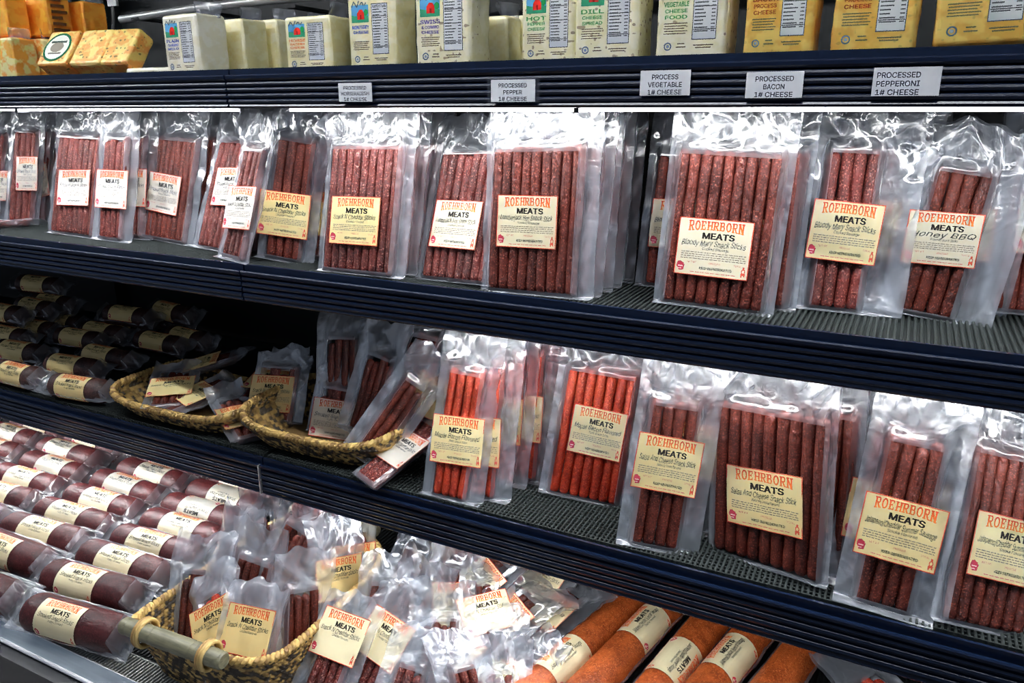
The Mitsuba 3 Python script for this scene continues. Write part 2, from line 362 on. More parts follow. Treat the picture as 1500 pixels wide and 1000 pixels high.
def stick_mesh(H, D, var):
    rng = np.random.default_rng(100 + var); n, m = 12, 15
    r = D / 2
    z = np.r_[0, .0012, .004, np.linspace(.009, H - .009, m), H - .004, H - .0012, H]
    rr = np.r_[.001, .55 * r, .86 * r, np.full(m, r), .86 * r, .55 * r, .001] * (1 + .03 * rng.standard_normal(m + 6))
    cx, cy = .0010 * np.sin(z / H * 3 + rng.uniform(0, 6)) + .0006 * np.sin(z / H * 9 + rng.uniform(0, 6)), .0008 * np.sin(z / H * 5 + rng.uniform(0, 6))
    a = np.arange(n) * 2 * np.pi / n
    V = np.stack([cx[:, None] + rr[:, None] * np.cos(a), cy[:, None] + rr[:, None] * np.sin(a), np.broadcast_to(z[:, None], (len(z), n))], -1).reshape(-1, 3)
    F = []; k = np.arange(n); k2 = (k + 1) % n
    for i in range(len(z) - 1):
        F += [np.c_[i * n + k, i * n + k2, (i + 1) * n + k2], np.c_[i * n + k, (i + 1) * n + k2, (i + 1) * n + k]]
    return V, np.vstack(F)

def stick_pack(label, pos, R, W, H, n, lab, color='stick_brown', paper_mat='label_cream', flavor='', sub='', margins=(.016, .016, .010, .050), seed=0,
               res=.0035, curl=(0, 0), topbend=0.0, amp=.0042, stagger=.004, full=True, group=None, filmmat='film_plastic', category='snack sticks'):
    t = thing('meat_stick_pack', label, category, group)
    rng = np.random.default_rng(1000 + seed)
    D = W / n; pos = np.asarray(pos, float)
    hs = H - np.abs(rng.normal(0, stagger, n)).clip(0, H * .4); hs[rng.integers(n)] = H
    for i in range(n):
        h = round(float(hs[i]) / .006) * .006; var = int(rng.integers(4)); d = round(D, 4)
        sh = cached(('stick', h, d, var, color), lambda: mikit.ply(stick_mesh(h, d, var), color, smooth=True))
        put(t, 'stick', sh, M4(R, pos + R @ [(i + .5) * D - W / 2, 0, .001]))
    put(t, 'bag', mikit.ply(bag_mesh(W, H, D, *margins, seed, res, curl, topbend, amp), filmmat, smooth=True), M4(R, pos), None)
    if lab:
        u, v, w, h, a = lab
        Rl = R @ np.array([[math.cos(math.radians(a)), 0, -math.sin(math.radians(a))], [0, 1, 0], [math.sin(math.radians(a)), 0, math.cos(math.radians(a))]])
        put_label(t, M4(Rl, pos + R @ [u, -(D / 2 + .0022), v]), seed % 5, flavor, sub, full, paper_mat, scale=(round(w / LW, 2), round(h / LH, 2)))
    return t
# ------------------------------------------------------------------ the case
XL, XJ, XR = -3.70, -1.05, .55
put(None, 'floor', mikit.ply(box(-5, 4, -3.5, 2.2, -.02, 0), princ('floor_tile', [.28, .27, .26], .5)))
labels['floor'] = {'kind': 'structure', 'label': 'pale floor of the shop in front of the display case'}
put(None, 'wall_back', mikit.ply(box(XL - .4, XR + .4, 1.62, 1.66, .30, 2.2), 'case_dark'))
put(None, 'ceiling', mikit.ply(box(XL - .4, XR + .4, .48, 1.66, 2.2, 2.26), 'case_black'))
put('ceiling', 'lamp', {**mikit.ply(box(XL, XR, .55, .61, 2.180, 2.199)), 'emitter': {'type': 'area', 'radiance': rgb(CANOPY)}, 'bsdf': {'type': 'ref', 'id': 'led'}})
for x in (-2.27, XJ):
    put('wall_back', 'upright_post', mikit.ply(box(x - .02, x + .02, 1.590, 1.62, .60, 2.19), 'case_dark'))
labels['wall_back'] = {'kind': 'structure', 'label': 'black rear wall of the refrigerated case'}
labels['ceiling'] = {'kind': 'structure', 'label': 'black canopy over the refrigerated case'}
case = thing('case_deck', 'bottom deck of the black display case with grille and pale metal front rail', 'display case')
put(case, 'deck_pan', mikit.ply(box(XL - .4, XR + .4, .735, 1.615, .50, .556), 'case_black'))
grille = [box(x, x + .0030, .690, .735, .542, .560) for x in np.arange(-1.75, -.85, .0074)] + [box(-1.75, -.85, .7335, .736, .540, .5605), box(-1.75, -.85, .6865, .690, .540, .5605)]
put(case, 'air_grille', mikit.ply(cat(grille), 'grille_grey'), label='black grille of narrow slats along the front of the deck')
put(case, 'grille_trough', mikit.ply(box(XL - .4, XR + .4, .686, .737, .50, .530), 'case_black'))
rail = Polygon([(.6865, .5615), (.688, .52), (.664, .52), (.664, .541), (.6665, .5445)])
put(case, 'metal_rail', mikit.ply(extrude_x(rail, XL - .4, XR + .4), 'rail_metal'), label='pale blue grey metal rail')
put(case, 'edge_trim', mikit.ply(tube([[XL - .4, .663, .5425], [XR + .4, .663, .5425]], .0034, 10), 'white_edge', smooth=40), label='thin white edge strip')
put(case, 'edge_trim', mikit.ply(tube([[XL - .4, .6872, .5618], [XR + .4, .6872, .5618]], .0011, 8), 'white_edge', smooth=40))
put(case, 'bumper', mikit.ply(box(XL - .4, XR + .4, .640, .664, .02, .536), 'bumper_dark'))
put(case, 'base', mikit.ply(box(XL - .4, XR + .4, .70, 1.615, .001, .498), 'case_black'))

def lip_profile(zb, zt, tilt=0.0):
    h = zt - zb; pts = [(1.012, zb)]
    pts += [(.9935, zb), (.991, zb + .003)]
    nr = 4; a = zb + .006; b = zt - .010
    for k in range(nr):
        z0, z1 = a + (b - a) * k / nr, a + (b - a) * (k + 1) / nr
        for q, d in ((.08, .0), (.2, .0022), (.5, .0034), (.8, .0022), (.92, .0)):
            pts.append((.9930 - d, z0 + (z1 - z0) * q))
        pts.append((.9955, z1))
    pts += [(.9905, zt - .009), (.9880, zt - .006), (.9875, zt - .002), (.9890, zt), (.9925, zt - .0005), (.9945, zt - .004)]
    pts += [(.9990, zt - .004), (1.000, zt + .0095), (1.004, zt + .0100), (1.0055, zt + .004), (1.012, zt + .003)]
    return Polygon([(y + tilt * (z - zb), z) for y, z in pts])
LEVELS = {'top': (1.5040, 1.5565, 1.5610), 'second': (1.1700, 1.2262, 1.2300), 'third': (.7815, .8455, .8500)}
def shelf(level, x0, x1, where, tubes):
    zb, zt, zs = LEVELS[level]
    t = thing('case_shelf', where, 'shelf', None)
    put(t, 'panel', mikit.ply(box(x0, x1, 1.013, 1.588, zs - .018, zs), 'case_dark'))
    put(t, 'front_lip', mikit.ply(extrude_x(lip_profile(zb, zt), x0 + .0018, x1 - .0018), 'lip_plastic', smooth=28), label='ribbed glossy black plastic front lip')
    for xc in (x0 + .004, x1 - .004):
        if -1.2 < xc < -.9: put(t, 'bracket', mikit.ply(box(xc - .0018, xc + .0018, .996, 1.3, zb + .006, zs - .02), 'case_black'))
    for a, b in tubes:
        y0, y1, z0, z1 = (1.0125, 1.034, zb - .0052, zb - .0006) if level == 'top' else (1.020, 1.042, zb + .004, zb + .010)
        hold = put(t, 'light_housing', mikit.ply(box(a, b, y0 - .001, y1 + .004, z1 + .0006, z1 + .012), 'case_dark'))
        put(hold, 'light_tube', {**mikit.ply(box(a, b, y0, y1, z0, z1)), 'emitter': {'type': 'area', 'radiance': rgb({'top': TUBE, 'second': TUBE_LOW, 'third': TUBE_DECK if a > -1.05 else TUBE_DECK_LEFT}[level])}, 'bsdf': {'type': 'ref', 'id': 'led'}}, label='glowing white light tube')
    return t
LT, RT, L2, R2, L3, R3 = (shelf(*a) for a in (
    ('top', XL, XJ + .011, 'left section of the top shelf, under the orange and first white cheeses', [(XL, -1.660), (-1.6505, -1.058)]),
    ('top', XJ + .011, XR, 'right section of the top shelf, carrying the paper price tags', [(-.925, -.421), (-.4125, XR)]),
    ('second', XL, XJ, 'left section of the second shelf, black with unlit sausages below it', []),
    ('second', XJ, XR, 'right section of the second shelf, lit from below', [(-.74, XR)]),
    ('third', XL, XJ - .002, 'left section of the third shelf, holding dark sausages and a basket', [(XL, -1.08)]),
    ('third', XJ - .002, XR, 'right section of the third shelf, above the large amber sausages', [(-1.03, -.3), (-.28, XR)])))
put(RT, 'tube_clip', mikit.ply(box(-.4205, -.413, 1.010, 1.034, 1.4975, 1.5036), 'case_black'))
put(LT, 'tube_clip', mikit.ply(box(-1.6598, -1.6507, 1.010, 1.034, 1.4965, 1.5036), 'case_black'))
put(R3, 'joint_strip', mikit.ply(box(-1.0540, -1.0515, .9865, .992, .784, .845), 'galvanised'), label='thin grey metal joint strip')

def ribs(x0, x1, z0, z1, y0, pitch=.0075, cross=None):
    ms = []
    for x in np.arange(x0, x1, pitch):
        p = Polygon([(x, z0), (x + pitch * .52, z0), (x + pitch * .50, z1 - .0008), (x + pitch * .38, z1), (x + pitch * .14, z1), (x + pitch * .02, z1 - .0008)])
        m = trimesh.creation.extrude_polygon(p, 1.585 - y0, engine='earcut')
        V = np.asarray(m.vertices); ms.append(trimesh.Trimesh(np.c_[V[:, 0], y0 + V[:, 2], V[:, 1]], np.asarray(m.faces)[:, ::-1], process=False))
    ms.append(box(x0, x1, y0, 1.585, z0 - .0005, z0 + .0008))
    if cross:
        for y in np.arange(y0 + .002, 1.30, cross): ms.append(box(x0, x1, y, y + .0022, z0, z1 - .0012))
    return cat(ms)
put(L2, 'shelf_mat', mikit.ply(ribs(XL, XJ - .004, 1.2305, 1.2362, 1.0065), 'mat_rubber'), label='dark grey ribbed rubber mat')
put(R2, 'shelf_mat', mikit.ply(ribs(XJ + .004, XR, 1.2305, 1.2362, 1.0045), 'mat_rubber'), label='dark grey ribbed rubber mat')
put(L3, 'shelf_mat', mikit.ply(ribs(XL, XJ - .006, .8505, .8595, 1.008, cross=.0085), 'mat_rubber'), label='dark grey rubber grid mat')
put(R3, 'shelf_mat', mikit.ply(ribs(XJ + .004, XR, .8505, .8595, 1.006, cross=.0085), 'mat_rubber'), label='dark grey rubber grid mat')
put(case, 'deck_mat', mikit.ply(ribs(-2.6, .4, .5562, .5600, .742, pitch=.009), 'case_dark'))

# fittings on the back wall above the top shelf
k = np.linspace(-.6, 3.6, 30)
loop = np.c_[-2.09 + .085 * np.cos(k + 1.9) , 1.52 + .01 * np.sin(2 * k), 1.80 + .075 * np.sin(k + 1.9)]
scene['cable'] = mikit.ply(tube(loop, .0055, 10), 'cable_white', smooth=True)
labels['cable'] = {'label': 'pale cable hanging in a loop on the black back wall', 'category': 'cable'}
c = thing('wall_bracket', 'pale metal bracket on a black post high on the back wall', 'bracket')
put(c, 'post', mikit.ply(box(-2.135, -2.085, 1.57, 1.62, 1.56, 2.19), 'case_dark'))
put(c, 'plate', mikit.ply(box(-2.036, -2.000, 1.545, 1.552, 1.775, 1.90), 'galvanised'))
put(c, 'arm', mikit.ply(box(-2.090, -2.036, 1.545, 1.575, 1.80, 1.815), 'galvanised'))
put(c, 'hook', mikit.ply(tube([[-2.018, 1.548, 1.775], [-2.02, 1.546, 1.74], [-2.03, 1.544, 1.70]], .006), 'case_black', smooth=40))
c = thing('conduit_pipe', 'grey metal pipe running along the back wall behind the white cheeses', 'pipe')
put(c, 'tube', mikit.ply(tube([[-1.93, 1.50, 1.732], [-1.64, 1.50, 1.746], [-1.40, 1.50, 1.750], [-1.0, 1.50, 1.752], [.3, 1.50, 1.757]], .0105, 12), 'galvanised', smooth=40))
for x in (-1.88, -1.62, -1.35): put(c, 'clamp', mikit.ply(box(x, x + .03, 1.49, 1.62, 1.728, 1.734), 'case_dark'))

# ------------------------------------------------------------------ paper tags on the top lip
for x0, x1, z0, z1, lines, left in ((-.8010, -.7380, 1.5130, 1.5402, ('PROCESSED', 'HORSERADISH', '1# CHEESE'), 0), (-.5352, -.4675, 1.5115, 1.5406, ('PROCESSED', 'PEPPER', '1# CHEESE'), 0),
                                     (-.3212, -.2572, 1.5180, 1.5480, ('PROCESS', 'VEGETABLE', '1# CHEESE'), 0), (-.1905, -.1258, 1.5142, 1.5436, ('PROCESSED', 'BACON', '1# CHEESE'), 0),
                                     (-.0530, .0140, 1.5154, 1.5455, ('PROCESSED', 'PEPPERONI', '1# CHEESE'), 1)):
    t = thing('price_tag', f'white paper tag reading {" ".join(lines)} on the black lip', 'price tag')
    pr = Print(); h = (z1 - z0)
    put(t, 'paper', mikit.ply(box(x0, x1, .9869, .9876, z0, z1), 'tag_paper'))
    for i, s in enumerate(lines):
        w = min(len(s) * .0048, (x1 - x0) * .86)
        pr.text(s, (x0 + x1) / 2 if not left else x0 + .004 + w / 2, z1 - h * (.36 + .30 * i), h * .185, srgb(40, 44, 60), width=w, bold=True, centre=True)
    v, f, col = pr.done()
    put(t, 'lettering', mikit.ply((np.c_[v[:, 0], .9867 - v[:, 2], v[:, 1]], f), 'ink', color=col))
    if lines[1] == 'PEPPER':
        put(t, 'holder', mikit.ply(box(x0 - .006, x1 + .006, .9876, .9890, z0 - .001, z1 + .001), mat('clear_plastic', type='thindielectric')), label='clear plastic sleeve')

# ------------------------------------------------------------------ snack stick packs
ML = dict(A='Snack N Cheddar Sticks', B='Lumberjack Hot Snack Stick', C='Bloody Mary Snack Sticks', D='Honey BBQ', E='Maple Bacon Flavored', F='Salsa And Cheese Snack Stick', G='Jalapeno/Cheddar Summer Sausage', H='Smoked Snack Sticks')
SUB = dict(A='Cheddar Flavored', B='Smoked Sausage', C='Cooked Sausage', D='Flavored Snack Sticks', E='Pork Snack Stick', F='Naturally Smoke Flavored', G='Smoke Flavored', H='Fully Cooked')
# name, x, y, z, yaw, lean, roll, width, height, sticks, label(u, v, w, h, angle)
PACKS = {p[0]: p[1:] for p in (
('P1',-2.0808,1.1372,1.2391,19.0,17.4,4.3,0.0875,0.2163,5,(0.0300,0.0835,0.098,0.076,3.9)),
('P2a',-1.9213,1.1373,1.2391,13.5,13.3,4.3,0.0680,0.2204,4,(0.0163,0.1179,0.0623,0.0822,4.6)),
('P2b',-1.9316,1.1760,1.2391,6.0,14.8,1.4,0.0671,0.2219,4,(0.0225,0.0954,0.0600,0.0800,15.5)),
('P3',-1.6284,1.0693,1.2388,1.8,14.9,1.4,0.1339,0.2141,8,(0.0046,0.1017,0.1021,0.0778,3.3)),
('P4',-1.4913,1.0624,1.2388,2.5,13.5,1.2,0.0666,0.2132,4,(0.0035,0.1048,0.0932,0.0795,0.9)),
('P5',-1.3848,1.1056,1.2388,-3.8,15.7,2.0,0.1480,0.2153,9,(-0.0060,0.0967,0.1045,0.0810,-2.4)),
('P6',-1.1872,1.0702,1.2388,-8.6,21.2,0.6,0.1310,0.2174,8,(-0.0001,0.1248,0.0879,0.0766,3.0)),
('P7',-1.0933,1.0182,1.2384,-11.5,19.0,1.9,0.0646,0.2060,4,(0.0009,0.0941,0.0857,0.0799,4.0)),
('P8',-1.0056,1.0524,1.2391,14.8,10.1,7.7,0.0693,0.2177,4,(-0.0033,0.0815,0.0996,0.0798,2.2)),
('P9',-0.8079,1.0154,1.2387,-3.0,13.5,-1.2,0.1471,0.2125,9,(-0.0063,0.0864,0.1041,0.0795,0.5)),
('P11',-0.6318,1.0344,1.2387,-10.5,20.1,-2.9,0.1320,0.2111,8,(-0.0066,0.0897,0.0967,0.0773,-1.0)),
('P12',-0.4855,1.0156,1.2387,-3.6,9.4,-2.1,0.1470,0.2140,9,(-0.0079,0.1049,0.1011,0.0768,-0.1)),
('P14',-0.2782,1.1511,1.2384,2.1,11.6,0.9,0.1467,0.2030,9,(-0.0215,0.0956,0.1033,0.0741,0.1)),
('P15',-0.2268,1.0538,1.2384,4.7,7.2,2.3,0.1362,0.2128,9,(-0.0051,0.0812,0.0990,0.0780,0.1)),
('P16',-0.0745,1.1141,1.2388,8.7,8.9,2.1,0.0650,0.2169,4,(0.0004,0.1055,0.0878,0.0798,-2.3)),
('P17',0.0370,1.1362,1.2381,6.3,4.4,7.5,0.0647,0.1924,4,(-0.0063,0.1031,0.0867,0.0683,5.2)),
('P18',0.1531,1.2077,1.2386,20.9,13.9,4.2,0.0747,0.2218,5,(0.0189,0.1181,0.0871,0.0777,0.2)),
('Q1',-0.6398,1.0160,0.8621,4.6,17.6,2.2,0.0630,0.2214,4,(0.0046,0.1014,0.0966,0.0824,4.0)),
('Q2',-0.6009,1.0436,0.8622,1.5,15.2,-1.0,0.0631,0.2239,4,(-0.0065,0.0962,0.0965,0.0845,3.3)),
('Q3',-0.5959,1.1106,0.8622,1.7,13.8,-0.2,0.0639,0.2256,4,(-0.0045,0.1119,0.0929,0.0823,1.8)),
('Q3b',-0.5662,1.1361,0.8623,2.2,12.3,-0.6,0.0648,0.2329,4,(-0.0043,0.1127,0.0921,0.0836,1.6)),
('Q4',-0.4328,1.1169,0.8623,12.0,15.8,5.2,0.1193,0.2220,7,(0.0077,0.1179,0.0917,0.0824,-1.6)),
('Q5',-0.2799,1.0258,0.8624,16.2,8.8,5.5,0.0694,0.2284,4,(0.0008,0.1333,0.0959,0.0856,-1.1)),
('Q6',-0.1194,1.0513,0.8626,-17.4,4.5,-5.1,0.1638,0.2360,9,(-0.0006,0.1019,0.1153,0.0891,3.5)),
('Q7',0.0363,1.0189,0.8624,2.2,11.3,4.0,0.0662,0.2323,4,(0.0026,0.1095,0.0988,0.0860,-0.8)),
('Q8',0.1554,1.0282,0.8621,29.3,19.7,13.9,0.1056,0.2273,7,(0.0097,0.1054,0.1010,0.0833,-0.7)),
('B1', (-1.144), (1.1239), (0.868), 16.8, 30.4, 0.4, 0.0846, (0.1197), 4, (-0.0059, (0.0574), 0.097, 0.079, 0.7)),
('B2', (-0.9837), (1.1333), (0.868), 20.1, 21.4, 7.2, 0.0834, (0.0941), 4, (-0.0018, (0.0296), 0.097, 0.079, 1.5)))}
GRP = {'P': 'stick packs standing on the second shelf', 'Q': 'stick packs standing on the third shelf', 'B': 'stick packs in the right basket on the third shelf'}
def pack(key, label, color, flavor, paper_mat='label_cream', behind=(), behind_label=None, **kw):
    x, y, z, yaw, lean, roll, W, H, n, lab = PACKS[key]
    if key[0] in 'PQ':
        m = list(kw.get('margins', (.016, .016, .010, .050))); m[3] += .014 if key[0] == 'P' else .020; kw['margins'] = tuple(m)
    R = rot(yaw, lean, roll); seed = sum(map(ord, key)) * 7 % 997
    stick_pack(label, (x, y, z), R, W, H, n, lab, color, paper_mat, ML[flavor] if flavor else '', SUB[flavor] if flavor else '', seed=seed, group=GRP[key[0]], **kw)
    rng = np.random.default_rng(seed)
    kw2 = {k: v for k, v in kw.items() if k in ('margins', 'amp')}
    for i, (dx, dy) in enumerate(behind):
        o = ('next', 'second', 'third', 'fourth', 'fifth')[i]
        stick_pack(f'{o} pack behind the {behind_label}' if i else f'sealed stick pack right behind the {behind_label}', (x + dx, y + dy * (1.14 if key != 'Q8' else 1.7), z), rot(yaw + rng.uniform(-3, 3), lean + rng.uniform(-2, 1), roll * .6 + rng.uniform(-1, 1)), W, H, n, lab, color, paper_mat,
                   ML[flavor] if flavor else '', SUB[flavor] if flavor else '', seed=seed + 13 * (i + 1), res=.005, full=False, group=GRP[key[0]], **{**kw2, 'amp': .003, 'filmmat': 'film_thin'})
SH, WD = 'on the second shelf', 'wide'
pack('P1', 'wine red stick pack cut by the left picture edge on the second shelf', 'stick_wine', 'H', 'label_white', [(.0, .034)], 'stick pack at the left picture edge')
pack('P2a', 'narrow stick pack with white label, behind the pack lying flat', 'stick_wine', 'H', 'label_white')
pack('P2b', 'stick pack with tilted white label beside the narrow pack at far left', 'stick_wine', 'H', 'label_white', [(.0, .034)], 'stick pack with the tilted white label')
pack('P3', 'wide wine red stick pack with white label left of a matching narrow one', 'stick_wine', 'H', 'label_white', [(.01, .034), (.0, .068)], 'wide wine red pack at left', amp=.0055)
pack('P4', 'narrow stick pack with white label touching the wide wine red pack', 'stick_wine', 'H', 'label_white', [(.012, .034), (.02, .068)], 'narrow pack at left with white label', margins=(.022, .03, .012, .05))
pack('P5', 'wide dark stick pack with tilted white label and a gap on its right', 'stick_brown', 'H', 'label_white', [(.012, .034), (.018, .068)], 'wide dark pack with tilted white label', margins=(.012, .024, .008, .055))
pack('P6', 'leaning wide stick pack half hidden by a narrow slanting pack', 'stick_wine', 'H', 'label_white', [(.0, .036), (.01, .072)], 'leaning wide pack', margins=(.02, .02, .01, .05))
pack('P7', 'narrow slanting stick pack standing at the shelf joint', 'stick_wine', 'A', 'label_white', margins=(.016, .032, .014, .045), curl=(0, -.01))
pack('P8', 'narrow pack of four sticks with tan cheddar label right of the shelf joint', 'stick_brown', 'A', 'label_tan', [(.022, .032), (.03, .064)], 'narrow pack with the tan cheddar label', margins=(.018, .026, .012, .05))
pack('P9', 'wide stick pack with tan Snack N Cheddar label', 'stick_wine', 'A', 'label_tan', [(.004, .030), (.008, .060), (.012, .092)], 'wide cheddar pack', margins=(.014, .022, .008, .055), curl=(0, .006))
pack('P11', 'pale frosted wide stick pack left of the Lumberjack pack', 'stick_wine', 'B', 'label_cream', [(.0, .036), (.01, .072)], 'pale frosted wide pack', amp=.006)
pack('P12', 'wide stick pack with cream Lumberjack Hot label', 'stick_brown', 'B', 'label_cream', [(.004, .030), (.010, .060), (.012, .092), (.016, .126)], 'Lumberjack pack', margins=(.014, .024, .010, .052), curl=(0, .008))
pack('P14', 'stick pack peeking out at the left behind the wide Bloody Mary pack', 'stick_brown', 'C', 'label_cream', [(.006, .034)], 'pack peeking out left of the wide Bloody Mary pack')
pack('P15', 'wide pack of nine sticks with cream Bloody Mary label', 'stick_brown', 'C', 'label_cream', [(.024, .032), (.03, .064)], 'wide Bloody Mary pack', margins=(.013, .016, .010, .048))
pack('P16', 'narrow pack of four sticks with tan Bloody Mary label and a wide loose bag', 'stick_wine', 'C', 'label_tan', [(.02, .036), (.03, .07)], 'narrow Bloody Mary pack', margins=(.020, .052, .010, .048), curl=(-.006, -.020), amp=.006)
pack('P17', 'dark pack of four sticks with Honey BBQ label', 'stick_dark', 'D', 'label_cream', [(.022, .05), (.03, .09)], 'Honey BBQ pack', margins=(.026, .046, .008, .040), curl=(.004, -.012), amp=.005)
pack('P18', 'stick pack cut by the right picture edge on the second shelf', 'stick_brown', 'D', 'label_cream', [(.02, .04)], 'stick pack at the right edge of the second shelf')
pack('Q1', 'bright orange red pack of four sticks with tan Maple Bacon label', 'stick_red', 'E', 'label_tan', margins=(.022, .030, .010, .046), curl=(.004, .008))
pack('Q2', 'orange red stick pack tucked close behind the front Maple Bacon pack', 'stick_red', 'E', 'label_tan', margins=(.016, .030, .010, .050), curl=(0, .010))
pack('Q3', 'hazy Maple Bacon pack in the middle of the row, with tan label', 'stick_red', 'E', 'label_tan', margins=(.016, .028, .012, .056))
pack('Q3b', 'rear hazy Maple Bacon pack left of the wide one', 'stick_red', 'E', 'label_tan', [(.01, .05), (.0, .1)], 'rear hazy Maple Bacon pack', margins=(.016, .030, .012, .05))
pack('Q4', 'wide orange red stick pack with tilted tan Maple Bacon label', 'stick_red', 'E', 'label_tan', [(.02, .034), (.03, .07)], 'wide Maple Bacon pack', amp=.006, margins=(.018, .02, .010, .05))
pack('Q5', 'narrow pack of four dark sticks with tan Salsa And Cheese label', 'stick_dark', 'F', 'label_tan', [(.02, .06), (.02, .11)], 'narrow Salsa And Cheese pack', margins=(.022, .034, .012, .052), curl=(.003, .006))
pack('Q6', 'wide pack of nine dark sticks with tan Salsa And Cheese label', 'stick_dark', 'F', 'label_tan', [(.028, .034), (.03, .07)], 'wide Salsa And Cheese pack', margins=(.010, .012, .010, .052))
pack('Q7', 'narrow pack of four sticks with tan Jalapeno Cheddar label', 'stick_dark', 'G', 'label_tan', [(-.016, .034), (.01, .07)], 'narrow Jalapeno pack', margins=(.026, .030, .018, .050), curl=(.004, -.010))
pack('Q8', 'wide Jalapeno Cheddar stick pack cut by the right picture edge', 'stick_dark', 'G', 'label_tan', [(.02, .034), (.03, .07)], 'wide Jalapeno pack at the right edge')

# flat and tilted packs
def loose(label, tip, R, n, H, color, flavor=None, paper_mat='label_cream', v=None, a=0, D=.0165, ground=None, **kw):
    """a pack placed by the point where its sticks end at the top"""
    W = n * D; pos = np.asarray(tip, float) - R @ np.array([0, 0, H])
    if ground is not None: H = max(.07, min(H, (tip[2] - ground - .012) / max(R[2, 2], .2)))
    pos = np.asarray(tip, float) - R @ np.array([0, 0, H])
    rl = np.random.default_rng(kw['seed'] + 31); kw.setdefault('topbend', rl.uniform(-.030, .028)); kw.setdefault('curl', (rl.uniform(-.012, .008), rl.uniform(-.012, .008)))
    kw.setdefault('margins', (.022, .022, .016, .07)); kw.setdefault('amp', .0046); kw.setdefault('stagger', .016); kw.setdefault('res', .0038)
    lab = (0, (v if v is not None else H * .5), min(.094, W + .03), .078, a) if flavor else None
    return stick_pack(label, pos, R, W, H, n, lab, color, paper_mat, ML[flavor] if flavor else '', SUB[flavor] if flavor else '', full=False, **kw)
LT_ = .0165
loose('small stick pack lying flat at the left end of the second shelf', (-1.86, 1.075, 1.2465), rot(80, -84, 0) , 5, .17, 'stick_wine', 'H', 'label_white', seed=401, margins=(.02, .02, .02, .05), amp=.005)
loose('stick pack lying on its back in front of the right basket, white label up', (-.735, 1.125, .935), rot(-24, 66, 0), 4, .165, 'stick_wine', 'A', 'label_white', v=.088, seed=402, margins=(.012, .012, .012, .03), amp=.004)
loose('thin stick pack lying on top of the bags behind the Lumberjack pack', (-.66, 1.30, 1.470), rot(75, 70, 0), 4, .20, 'stick_brown', seed=403, res=.005)
loose('bright red stick ends showing above the hazy Maple Bacon packs', (-.652, 1.262, 1.072), rot(8, 8, 2), 4, .205, 'stick_red', seed=404, res=.005, margins=(.014, .014, .01, .03), group='stick packs standing on the third shelf')

